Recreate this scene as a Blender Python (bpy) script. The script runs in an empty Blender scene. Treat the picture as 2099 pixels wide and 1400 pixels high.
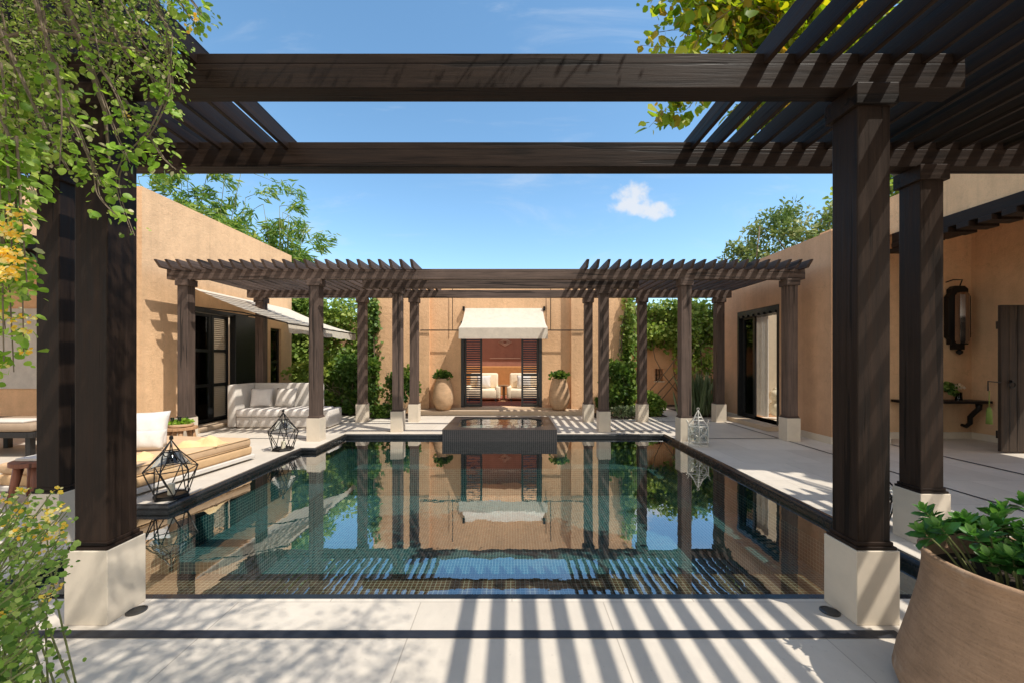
import bpy, bmesh, math, random
import numpy as np
from mathutils import Vector, Matrix
random.seed(7); RNG = np.random.default_rng(11)
PI = math.pi
scene = bpy.context.scene
col = bpy.data.collections.new("courtyard"); scene.collection.children.link(col)

# ------------------------------------------------------------------ camera
F = 840.0; HX = 1049.5; HY = 735.0; EYE = 1.6
cam = bpy.data.cameras.new("camera"); co = bpy.data.objects.new("camera", cam)
col.objects.link(co); co.location = (0, 0, EYE); co.rotation_euler = (PI/2, 0, 0)
cam.sensor_width = 36; cam.lens = F/2099*36; cam.shift_y = (HY-700)/2099
cam.clip_start = 0.05; cam.clip_end = 2000
scene.camera = co
def P(x, y, D):                      # a point of the place, measured off its bearing at a known distance
    return Vector(((x-HX)*D/F, D, EYE+(HY-y)*D/F))

# ------------------------------------------------------------------ light
S = Vector((-0.53, 0.33, -1.0)).normalized()
sun = bpy.data.lights.new("sun", 'SUN'); sun.energy = 5.0; sun.angle = math.radians(0.5)
sun.color = (1.0, 0.93, 0.82)
so = bpy.data.objects.new("sun", sun); col.objects.link(so)
so.rotation_euler = S.to_track_quat('-Z', 'Y').to_euler(); so.location = (6, -4, 12)
W = bpy.data.worlds.new("World"); scene.world = W; W.use_nodes = True
nt = W.node_tree; nt.nodes.clear()
def N(t, kind, **kw):
    n = t.nodes.new(kind)
    for k, v in kw.items():
        if k.startswith('i_'):
            n.inputs[k[2:].replace('_', ' ')].default_value = v
        else: setattr(n, k, v)
    return n
def mth(t, op, a, b=None, c=None, clamp=False):
    n = t.nodes.new('ShaderNodeMath'); n.operation = op; n.use_clamp = clamp
    for i, v in enumerate((a, b, c)):
        if v is None: continue
        if isinstance(v, (int, float)): n.inputs[i].default_value = v
        else: t.links.new(v, n.inputs[i])
    return n.outputs[0]
def mixc(t, f, a, b, mode='MIX'):
    n = t.nodes.new('ShaderNodeMix'); n.data_type = 'RGBA'; n.blend_type = mode
    for s, v in ((n.inputs[0], f), (n.inputs[6], a), (n.inputs[7], b)):
        if isinstance(v, (int, float)): s.default_value = v
        elif isinstance(v, tuple): s.default_value = v if len(v) == 4 else (*v, 1)
        else: t.links.new(v, s)
    return n.outputs[2]
sky = N(nt, 'ShaderNodeTexSky', sky_type='NISHITA', sun_disc=False)
sky.sun_elevation = math.asin(-S.z); sky.sun_rotation = math.atan2(-S.x, -S.y)
sky.altitude = 100; sky.air_density = 1.0; sky.dust_density = 0.25; sky.ozone_density = 1.6
hsv = N(nt, 'ShaderNodeHueSaturation', i_Saturation=1.10, i_Value=1.62, i_Hue=.489); nt.links.new(sky.outputs[0], hsv.inputs['Color'])
tc = N(nt, 'ShaderNodeTexCoord'); sep = N(nt, 'ShaderNodeSeparateXYZ'); nt.links.new(tc.outputs['Generated'], sep.inputs[0])
dy = mth(nt, 'MAXIMUM', sep.outputs[1], 0.05)
u = mth(nt, 'DIVIDE', sep.outputs[0], dy); v = mth(nt, 'DIVIDE', sep.outputs[2], dy)
comb = N(nt, 'ShaderNodeCombineXYZ'); nt.links.new(u, comb.inputs[0]); nt.links.new(v, comb.inputs[1])
# one small cumulus
nz = N(nt, 'ShaderNodeTexNoise', i_Scale=22.0, i_Detail=7.0, i_Roughness=0.55); nt.links.new(comb.outputs[0], nz.inputs['Vector'])
def puff(u0, v0, a, b):
    e1 = mth(nt, 'POWER', mth(nt, 'DIVIDE', mth(nt, 'SUBTRACT', u, u0), a), 2)
    e2 = mth(nt, 'POWER', mth(nt, 'DIVIDE', mth(nt, 'SUBTRACT', v, v0), b), 2)
    return mth(nt, 'SUBTRACT', 1.0, mth(nt, 'ADD', e1, e2))
m = mth(nt, 'MAXIMUM', puff(0.30, 0.392, 0.056, 0.034), puff(0.350, 0.358, 0.046, 0.026))
m = mth(nt, 'MAXIMUM', m, puff(0.300, 0.368, 0.07, 0.02))
m = mth(nt, 'ADD', mth(nt, 'MULTIPLY', mth(nt, 'MAXIMUM', m, -1.0), 0.55), mth(nt, 'MULTIPLY', mth(nt, 'SUBTRACT', nz.outputs[0], 0.46), 2.0))
mr = N(nt, 'ShaderNodeMapRange', interpolation_type='SMOOTHSTEP'); nt.links.new(m, mr.inputs[0])
mr.inputs[1].default_value = 0.0; mr.inputs[2].default_value = 0.62; mr.inputs[4].default_value = 0.78
cum = mth(nt, 'MULTIPLY', mr.outputs[0], mth(nt, 'GREATER_THAN', sep.outputs[1], 0.1))
# thin streaks
mp = N(nt, 'ShaderNodeMapping'); mp.inputs['Scale'].default_value = (1.1, 3.6, 1); mp.inputs['Rotation'].default_value = (0, 0, 0.5)
nt.links.new(comb.outputs[0], mp.inputs[0])
nw = N(nt, 'ShaderNodeTexNoise', i_Scale=2.3, i_Detail=8.0, i_Roughness=0.62, i_Distortion=0.6); nt.links.new(mp.outputs[0], nw.inputs['Vector'])
mw = N(nt, 'ShaderNodeMapRange', interpolation_type='SMOOTHSTEP'); nt.links.new(nw.outputs[0], mw.inputs[0])
mw.inputs[1].default_value = 0.5; mw.inputs[2].default_value = 0.85; mw.inputs[4].default_value = 0.42
wis = mth(nt, 'MULTIPLY', mw.outputs[0], mth(nt, 'GREATER_THAN', sep.outputs[1], 0.1))
c1 = mixc(nt, wis, hsv.outputs[0], (5.6, 6.0, 6.5))
c2 = mixc(nt, cum, c1, (6.0, 6.0, 6.1))
# broken white cloud, added in the unseen sky behind the camera for fill light
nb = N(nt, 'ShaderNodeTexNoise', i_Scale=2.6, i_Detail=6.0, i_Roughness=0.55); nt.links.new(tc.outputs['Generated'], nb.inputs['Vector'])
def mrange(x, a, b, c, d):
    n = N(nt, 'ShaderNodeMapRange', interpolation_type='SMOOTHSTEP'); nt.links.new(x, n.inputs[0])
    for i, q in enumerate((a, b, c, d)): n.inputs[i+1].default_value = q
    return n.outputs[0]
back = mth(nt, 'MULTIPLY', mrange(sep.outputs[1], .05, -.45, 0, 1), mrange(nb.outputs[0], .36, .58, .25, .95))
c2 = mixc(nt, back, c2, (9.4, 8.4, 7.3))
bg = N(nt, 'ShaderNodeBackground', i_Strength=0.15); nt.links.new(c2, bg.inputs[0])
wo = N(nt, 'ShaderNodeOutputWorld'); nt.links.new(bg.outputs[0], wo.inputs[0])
scene.view_settings.view_transform = 'Standard'; scene.view_settings.look = 'None'
scene.view_settings.exposure = 0; scene.view_settings.gamma = 1
cy = scene.cycles
cy.max_bounces = 10; cy.transparent_max_bounces = 16; cy.diffuse_bounces = 5; cy.glossy_bounces = 5
cy.caustics_reflective = False; cy.caustics_refractive = False

# ------------------------------------------------------------------ materials
def newmat(name):
    m = bpy.data.materials.new(name); m.use_nodes = True
    t = m.node_tree; t.nodes.clear()
    o = t.nodes.new('ShaderNodeOutputMaterial'); return m, t, o
def coords(t, scale=(1,1,1), src='Object'):
    tcn = t.nodes.new('ShaderNodeTexCoord'); mpn = t.nodes.new('ShaderNodeMapping')
    mpn.inputs['Scale'].default_value = scale; t.links.new(tcn.outputs[src], mpn.inputs[0]); return mpn.outputs[0]
def noise(t, vec, scale, detail=4, rough=.55, dist=0):
    n = N(t, 'ShaderNodeTexNoise', i_Scale=scale, i_Detail=detail, i_Roughness=rough, i_Distortion=dist)
    t.links.new(vec, n.inputs['Vector']); return n.outputs[0]
def rng(t, x, a, b, c=0., d=1., smooth=False):
    n = t.nodes.new('ShaderNodeMapRange'); t.links.new(x, n.inputs[0])
    if smooth: n.interpolation_type = 'SMOOTHSTEP'
    for i, q in enumerate((a, b, c, d)): n.inputs[i+1].default_value = q
    return n.outputs[0]
def bump(t, h, strength, dist=0.01):
    b = N(t, 'ShaderNodeBump', i_Strength=strength, i_Distance=dist); t.links.new(h, b.inputs['Height']); return b.outputs[0]
def princ(t, o, color=None, rough=.6, normal=None, spec=.5, metal=0.):
    p = t.nodes.new('ShaderNodeBsdfPrincipled')
    if isinstance(color, tuple): p.inputs['Base Color'].default_value = (*color, 1)
    elif color is not None: t.links.new(color, p.inputs['Base Color'])
    if isinstance(rough, (int, float)): p.inputs['Roughness'].default_value = rough
    else: t.links.new(rough, p.inputs['Roughness'])
    if normal is not None: t.links.new(normal, p.inputs['Normal'])
    p.inputs['Specular IOR Level'].default_value = spec; p.inputs['Metallic'].default_value = metal
    if o is not None: t.links.new(p.outputs[0], o.inputs[0])
    return p
def sc(c, k): return tuple(x*k for x in c)

def wood(name, base, axis, rough=.5, contrast=.55, spec=.3):
    m, t, o = newmat(name)
    s = [22, 22, 22]; s[axis] = 0.9
    vv = coords(t, tuple(s))
    oi = t.nodes.new('ShaderNodeObjectInfo')
    off = t.nodes.new('ShaderNodeVectorMath'); off.operation = 'ADD'
    rv = t.nodes.new('ShaderNodeCombineXYZ')
    k = mth(t, 'MULTIPLY', oi.outputs['Random'], 37.0)
    for i in range(3): t.links.new(k, rv.inputs[i])
    t.links.new(vv, off.inputs[0]); t.links.new(rv.outputs[0], off.inputs[1]); vv = off.outputs[0]
    g = noise(t, vv, 1.6, 7, .68, .3)
    blot = noise(t, coords(t, (1, 1, 1)), 2.2, 4)
    f = mth(t, 'ADD', mth(t, 'MULTIPLY', g, .75), mth(t, 'MULTIPLY', blot, .25))
    f = rng(t, f, .33, .67, 0, 1)
    c = mixc(t, f, sc(base, 1-contrast), sc(base, 1+contrast))
    br = rng(t, oi.outputs['Random'], 0, 1, .8, 1.25)
    hsv = N(t, 'ShaderNodeHueSaturation'); t.links.new(c, hsv.inputs['Color']); t.links.new(br, hsv.inputs['Value'])
    rr = rng(t, g, .3, .7, rough-.12, rough+.15)
    kn = N(t, 'ShaderNodeTexVoronoi', i_Scale=1.0); ks = [3.1, 3.1, 3.1]; ks[axis] = .9; t.links.new(coords(t, tuple(ks)), kn.inputs['Vector'])
    kd = rng(t, kn.outputs['Distance'], .05, .16, .55, 1., True)
    cc = mixc(t, 1.0, hsv.outputs[0], kd, 'MULTIPLY')
    cr_ = noise(t, vv, .55, 3, .5); crack = rng(t, cr_, .60, .63, 1., .35, True)
    cc = mixc(t, 1.0, cc, crack, 'MULTIPLY')
    princ(t, o, cc, rr, bump(t, mth(t, 'ADD', g, mth(t, 'MULTIPLY', crack, .6)), .6, .004), spec)
    return m
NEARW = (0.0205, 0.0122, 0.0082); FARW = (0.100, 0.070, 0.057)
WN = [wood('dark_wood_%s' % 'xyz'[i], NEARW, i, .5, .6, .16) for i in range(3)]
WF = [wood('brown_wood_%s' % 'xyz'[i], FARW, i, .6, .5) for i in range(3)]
WOLD = wood('weathered_planks', (0.050, 0.034, 0.024), 2, .8, .75)
WTAN = wood('tan_wood', (0.33, 0.19, 0.10), 2, .55, .35)
WBLK = wood('black_wood', (0.014, 0.013, 0.013), 2, .45, .4)

def stucco(name, base, bk=.75):
    m, t, o = newmat(name)
    vv = coords(t)
    big = noise(t, vv, .55, 5, .6); med = noise(t, vv, 3.5, 5, .65)
    streak = noise(t, coords(t, (5, 5, .35)), 1.0, 4, .6)
    f = mth(t, 'ADD', mth(t, 'MULTIPLY', big, .45), mth(t, 'ADD', mth(t, 'MULTIPLY', med, .3), mth(t, 'MULTIPLY', streak, .25)))
    c = mixc(t, rng(t, f, .36, .64), sc(base, .80), sc(base, 1.14))
    fine = noise(t, vv, 48, 6, .7); pits = noise(t, vv, 11, 4, .6); trow = noise(t, coords(t, (1, 1, 2.2)), 3.2, 5, .6, 1.2)
    h = mth(t, 'ADD', mth(t, 'MULTIPLY', fine, .9), mth(t, 'ADD', mth(t, 'MULTIPLY', pits, 1.0), mth(t, 'MULTIPLY', trow, .55)))
    c = mixc(t, rng(t, fine, .22, .5, .35, 0), c, sc(base, .5))
    c = mixc(t, rng(t, pits, .28, .42, .22, 0), c, sc(base, .6))
    # dirt rising from the foot of the wall and rain marks below the parapet
    g_ = t.nodes.new('ShaderNodeNewGeometry'); sz = t.nodes.new('ShaderNodeSeparateXYZ'); t.links.new(g_.outputs['Position'], sz.inputs[0])
    foot = rng(t, mth(t, 'ADD', sz.outputs[2], mth(t, 'MULTIPLY', med, -.5)), -.25, .35, .38, 0, True)
    c = mixc(t, foot, c, (base[0]*.55, base[1]*.58, base[2]*.62))
    rain = mth(t, 'MULTIPLY', rng(t, noise(t, coords(t, (9, 9, .22)), 1.0, 5, .65), .54, .70, 0, .30, True), rng(t, sz.outputs[2], 1.5, 4.0, 0, 1))
    c = mixc(t, rain, c, sc(base, .62))
    vc = N(t, 'ShaderNodeTexVoronoi', feature='DISTANCE_TO_EDGE', i_Scale=.45); 
    wv = t.nodes.new('ShaderNodeVectorMath'); wv.operation = 'ADD'; t.links.new(vv, wv.inputs[0])
    nn_ = N(t, 'ShaderNodeTexNoise', i_Scale=2.0, i_Detail=5.0); t.links.new(vv, nn_.inputs['Vector']); t.links.new(nn_.outputs['Color'], wv.inputs[1]); t.links.new(wv.outputs[0], vc.inputs['Vector'])
    c = mixc(t, rng(t, vc.outputs['Distance'], .0, .0035, .30, 0), c, sc(base, .45))
    princ(t, o, c, .92, bump(t, h, bk, .012), .2)
    return m
STU = stucco('ochre_stucco', (0.77, 0.49, 0.285))
STUR = stucco('deep_ochre_stucco', (0.68, 0.41, 0.245))
STUL = stucco('pale_ochre_stucco', (0.76, 0.50, 0.295))

def stone(name, base, joint=None, rough=.55, dark=.86):
    m, t, o = newmat(name)
    vv = coords(t)
    a = noise(t, vv, 1.3, 6, .62, .5); b = noise(t, vv, 9, 5, .7); vein = noise(t, coords(t, (2.2, .8, 2)), 1.6, 8, .7, 1.6)
    f = mth(t, 'ADD', mth(t, 'MULTIPLY', a, .5), mth(t, 'ADD', mth(t, 'MULTIPLY', b, .2), mth(t, 'MULTIPLY', vein, .3)))
    c = mixc(t, rng(t, f, .35, .65), sc(base, dark), sc(base, 1.06))
    h = noise(t, vv, 70, 4, .6)
    if joint:
        br = N(t, 'ShaderNodeTexBrick', i_Scale=1.0); t.links.new(vv, br.inputs['Vector'])
        br.inputs['Mortar Size'].default_value = .0035; br.inputs['Brick Width'].default_value = joint[0]; br.inputs['Row Height'].default_value = joint[1]
        br.inputs['Color1'].default_value = (1, 1, 1, 1); br.inputs['Color2'].default_value = (.86, .85, .83, 1); br.inputs['Mortar'].default_value = (.62, .6, .58, 1)
        c = mixc(t, 1.0, c, br.outputs[0], 'MULTIPLY')
        st = noise(t, vv, .8, 7, .7, .8); c = mixc(t, rng(t, st, .54, .68, 0, .22, True), c, sc(base, .62))
        sp_ = noise(t, vv, 34, 3, .5); c = mixc(t, rng(t, sp_, .66, .74, 0, .35), c, sc(base, .5))
    princ(t, o, c, rng(t, b, .3, .7, rough-.1, rough+.12), bump(t, h, .12, .003), .4)
    return m
DECK = stone('limestone_paving', (0.66, 0.60, 0.52), (1.2, .9))
PLIN = stone('limestone_block', (0.68, 0.595, 0.48), None, .6, .84)
SILL = stone('tan_stone', (0.52, 0.40, 0.28), None, .7)
SLATE = stone('dark_slate', (0.022, 0.025, 0.034), None, .5, .7)
COPE = stone('dark_granite_coping', (0.020, 0.023, 0.026), None, .22, .6)
GROUND = stone('dry_earth', (0.26, 0.19, 0.12), None, .9, .7)
SOIL = stone('garden_soil', (0.05, 0.035, 0.025), None, .95, .5)

def tiles(name, c1, c2, grout, size=.042, gw=.09, rough=.12):
    m, t, o = newmat(name)
    geo = t.nodes.new('ShaderNodeNewGeometry')
    tcn = t.nodes.new('ShaderNodeTexCoord')
    s1 = t.nodes.new('ShaderNodeSeparateXYZ'); t.links.new(tcn.outputs['Object'], s1.inputs[0])
    s2 = t.nodes.new('ShaderNodeSeparateXYZ'); t.links.new(geo.outputs['True Normal'], s2.inputs[0])
    tot = None; cells = t.nodes.new('ShaderNodeCombineXYZ')
    for i in range(3):
        q = mth(t, 'DIVIDE', mth(t, 'ADD', s1.outputs[i], 100.013), size)
        fr = mth(t, 'FRACT', q)
        ln = mth(t, 'LESS_THAN', mth(t, 'MINIMUM', fr, mth(t, 'SUBTRACT', 1.0, fr)), gw)
        keep = mth(t, 'LESS_THAN', mth(t, 'ABSOLUTE', s2.outputs[i]), .6)
        l = mth(t, 'MULTIPLY', ln, keep)
        tot = l if tot is None else mth(t, 'MAXIMUM', tot, l)
        t.links.new(mth(t, 'MULTIPLY', mth(t, 'FLOOR', q), keep), cells.inputs[i])
    wn = t.nodes.new('ShaderNodeTexWhiteNoise'); t.links.new(cells.outputs[0], wn.inputs['Vector'])
    big = noise(t, tcn.outputs['Object'], 1.1, 3)
    f = mth(t, 'ADD', mth(t, 'MULTIPLY', wn.outputs['Value'], .7), mth(t, 'MULTIPLY', big, .3))
    c = mixc(t, f, c1, c2)
    c = mixc(t, tot, c, grout)
    princ(t, o, c, rough, bump(t, mth(t, 'SUBTRACT', 1.0, tot), .3, .003), .5)
    return m
TILE = tiles('green_pool_mosaic', (0.004, 0.046, 0.055), (0.020, 0.14, 0.15), (0.46, 0.56, 0.46), .042, .055)
TILEB = tiles('brown_pool_mosaic', (0.10, 0.040, 0.016), (0.22, 0.095, 0.04), (0.66, 0.52, 0.35), .042, .055)
TILEK = tiles('black_mosaic', (0.006, 0.006, 0.008), (0.018, 0.016, 0.019), (0.11, 0.10, 0.095), .040, .07, .3)

def water(name, tint, ior=1.42, wave=.02, scale=3.0, base=.3):
    m, t, o = newmat(name)
    vv = coords(t, (1, 1.0, 1))
    h = mth(t, 'ADD', noise(t, vv, scale, 2, .5), mth(t, 'MULTIPLY', noise(t, vv, scale*5, 2, .5), .12))
    nrm = bump(t, h, 1.0, wave)
    fr = N(t, 'ShaderNodeFresnel', i_IOR=ior); t.links.new(nrm, fr.inputs['Normal'])
    fac = mth(t, 'ADD', mth(t, 'MULTIPLY', fr.outputs[0], 1.1), base, clamp=True)
    tr = t.nodes.new('ShaderNodeBsdfTransparent'); tr.inputs[0].default_value = (*tint, 1)
    gl = t.nodes.new('ShaderNodeBsdfGlossy'); gl.inputs['Roughness'].default_value = 0.0
    gl.inputs['Color'].default_value = (.96, .98, 1, 1); t.links.new(nrm, gl.inputs['Normal'])
    mx = t.nodes.new('ShaderNodeMixShader'); t.links.new(fac, mx.inputs[0])
    t.links.new(tr.outputs[0], mx.inputs[1]); t.links.new(gl.outputs[0], mx.inputs[2]); t.links.new(mx.outputs[0], o.inputs[0])
    return m
WATER = water('pool_water', (0.78, 0.96, 0.98), 1.5, .0009, 3.0, .27)
SPAW = water('spa_water', (0.70, 0.82, 0.82), 1.5, .006, 6, .12)
def glass(name, tint=(.85, .9, .9)):
    m, t, o = newmat(name)
    fr = N(t, 'ShaderNodeFresnel', i_IOR=1.5)
    tr = t.nodes.new('ShaderNodeBsdfTransparent'); tr.inputs[0].default_value = (*tint, 1)
    gl = t.nodes.new('ShaderNodeBsdfGlossy'); gl.inputs['Roughness'].default_value = .02
    mx = t.nodes.new('ShaderNodeMixShader'); t.links.new(fr.outputs[0], mx.inputs[0])
    t.links.new(tr.outputs[0], mx.inputs[1]); t.links.new(gl.outputs[0], mx.inputs[2]); t.links.new(mx.outputs[0], o.inputs[0])
    return m
GLASS = glass('clear_glass')
def cloth(name, base, trans=0., weave=260, wrinkle=.25):
    m, t, o = newmat(name)
    vv = coords(t)
    w = noise(t, vv, weave, 2, .5); wr = noise(t, vv, 7, 5, .6)
    c = mixc(t, rng(t, mth(t, 'ADD', mth(t, 'MULTIPLY', w, .5), mth(t, 'MULTIPLY', wr, .5)), .35, .65), sc(base, .86), sc(base, 1.08))
    nb = bump(t, mth(t, 'ADD', mth(t, 'MULTIPLY', wr, 1.0), mth(t, 'MULTIPLY', w, .08)), wrinkle, .03)
    p = princ(t, None, c, .9, nb, .15)
    if trans:
        tr = t.nodes.new('ShaderNodeBsdfTranslucent'); t.links.new(c, tr.inputs[0])
        mx = t.nodes.new('ShaderNodeMixShader'); mx.inputs[0].default_value = trans
        t.links.new(p.outputs[0], mx.inputs[1]); t.links.new(tr.outputs[0], mx.inputs[2]); t.links.new(mx.outputs[0], o.inputs[0])
    else: t.links.new(p.outputs[0], o.inputs[0])
    return m
CANVAS = cloth('cream_canvas', (0.80, 0.74, 0.64), .3)
LINEN = cloth('white_linen', (0.68, 0.64, 0.60))
CREAM = cloth('cream_upholstery', (0.86, 0.72, 0.54))
GREYLIN = cloth('pale_grey_linen', (0.62, 0.58, 0.53))
LILAC = cloth('lilac_linen', (0.55, 0.53, 0.62))
TANM = cloth('tan_mattress', (0.60, 0.40, 0.22))
YELL = cloth('yellow_towel', (0.74, 0.54, 0.28), 0, 180, .5)
CURT = cloth('ivory_curtain', (0.78, 0.73, 0.66), .25)
ORNG = cloth('orange_leather', (0.50, 0.24, 0.09))
RUG = cloth('red_rug', (0.30, 0.10, 0.06))
MAROON = stucco('maroon_plaster', (0.36, 0.17, 0.12), .2)
INT = stucco('cream_plaster', (0.66, 0.56, 0.42), .15)
def plain(name, c, rough=.4, metal=0., nscale=30, var=.25):
    m, t, o = newmat(name)
    n = noise(t, coords(t), nscale, 4, .6)
    cc = mixc(t, n, sc(c, 1-var), sc(c, 1+var))
    princ(t, o, cc, rng(t, n, .3, .7, max(.05, rough-.1), rough+.1), bump(t, n, .08, .003), .5, metal)
    return m
BLACKM = plain('black_iron', (0.018, 0.017, 0.016), .45, .6)
DARKP = plain('black_paint', (0.016, 0.017, 0.018), .35)
WHITEM = plain('aged_white_metal', (0.62, 0.60, 0.54), .4, .3)
STEEL = plain('brushed_steel_ring', (0.10, 0.095, 0.09), .35, .8)
CANDLE = plain('candle_wax', (0.75, 0.68, 0.52), .6)
MIRR = plain('mirror_glass', (0.30, 0.25, 0.22), .08, .9, 5, .1)
BARK = plain('bark', (0.17, 0.13, 0.09), .85, 0, 40, .5)
TWIG = plain('green_stem', (0.15, 0.17, 0.06), .7, 0, 60, .3)
def terracotta(name, base, k=1.0):
    m, t, o = newmat(name)
    vv = coords(t)
    a = noise(t, vv, 4, 6, .65); b = noise(t, coords(t, (6, 6, 70)), 1.0, 5, .6, .4); f = noise(t, vv, 90, 4, .7)
    q = mth(t, 'ADD', mth(t, 'MULTIPLY', a, .5), mth(t, 'ADD', mth(t, 'MULTIPLY', b, .35), mth(t, 'MULTIPLY', f, .15)))
    c = mixc(t, rng(t, q, .36, .64), sc(base, .68), sc(base, 1.22))
    salt = noise(t, coords(t, (1, 1, .7)), 2.6, 7, .72, .7); c = mixc(t, rng(t, salt, .54, .68, 0, .45, True), c, (.52, .44, .35)); c = mixc(t, rng(t, f, .30, .40, .4, 0), c, sc(base, .5))
    princ(t, o, c, .85, bump(t, mth(t, 'ADD', b, mth(t, 'ADD', mth(t, 'MULTIPLY', f, .6), mth(t, 'MULTIPLY', a, .8))), .6, .006), .2)
    return m
TERRA = terracotta('pale_terracotta', (0.50, 0.33, 0.20))
TERRAB = terracotta('brown_terracotta', (0.345, 0.222, 0.14))

def leafmat(name, stops, trans=.4, rough=.45):
    m, t, o = newmat(name)
    at = t.nodes.new('ShaderNodeAttribute'); at.attribute_name = 'rnd'
    cr = t.nodes.new('ShaderNodeValToRGB'); els = cr.color_ramp.elements
    while len(els) < len(stops): els.new(.5)
    for e, (p_, c_) in zip(els, stops): e.position = p_; e.color = (*c_, 1)
    t.links.new(at.outputs['Fac'], cr.inputs[0])
    p = princ(t, None, cr.outputs[0], rough, None, .35)
    tr = t.nodes.new('ShaderNodeBsdfTranslucent')
    hs = N(t, 'ShaderNodeHueSaturation', i_Value=1.35, i_Saturation=1.1, i_Hue=.49); t.links.new(cr.outputs[0], hs.inputs['Color']); t.links.new(hs.outputs[0], tr.inputs[0])
    mx = t.nodes.new('ShaderNodeMixShader'); mx.inputs[0].default_value = trans
    t.links.new(p.outputs[0], mx.inputs[1]); t.links.new(tr.outputs[0], mx.inputs[2]); t.links.new(mx.outputs[0], o.inputs[0])
    return m
L_VINE = leafmat('vine_leaves', [(0, (.14, .27, .03)), (.5, (.28, .48, .06)), (1, (.46, .62, .13))], .5)
L_FINE = leafmat('fine_vine_leaves', [(0, (.10, .19, .03)), (.45, (.28, .42, .07)), (.8, (.48, .58, .15)), (1, (.66, .60, .38))], .5)
L_BAMB = leafmat('bamboo_leaves', [(0, (.07, .16, .035)), (.6, (.18, .32, .06)), (1, (.42, .50, .13))], .45)
L_BUSH = leafmat('shrub_leaves', [(0, (.035, .085, .018)), (.6, (.11, .21, .04)), (1, (.27, .36, .08))], .4)
L_HEDGE = leafmat('climber_leaves', [(0, (.06, .13, .025)), (.5, (.20, .31, .06)), (1, (.46, .54, .14))], .45)
L_OLIVE = leafmat('olive_leaves', [(0, (.07, .14, .03)), (.6, (.20, .28, .09)), (1, (.42, .44, .20))], .3)
L_YELG = leafmat('yellow_green_leaves', [(0, (.10, .20, .02)), (.45, (.26, .36, .04)), (.8, (.46, .46, .05)), (1, (.42, .26, .05))], .55)
L_POT = leafmat('glossy_leaves', [(0, (.025, .085, .02)), (.55, (.07, .21, .04)), (1, (.26, .46, .09))], .35, .32)
L_SAGE = leafmat('sage_leaves', [(0, (.10, .15, .06)), (.6, (.22, .28, .14)), (1, (.36, .42, .25))], .3)
FLOW = leafmat('yellow_petals', [(0, (.85, .48, .05)), (.45, (.90, .72, .12)), (1, (.92, .88, .50))], .4)
FLOWP = leafmat('pale_petals', [(0, (.75, .6, .4)), (1, (.85, .8, .7))], .4)

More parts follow.
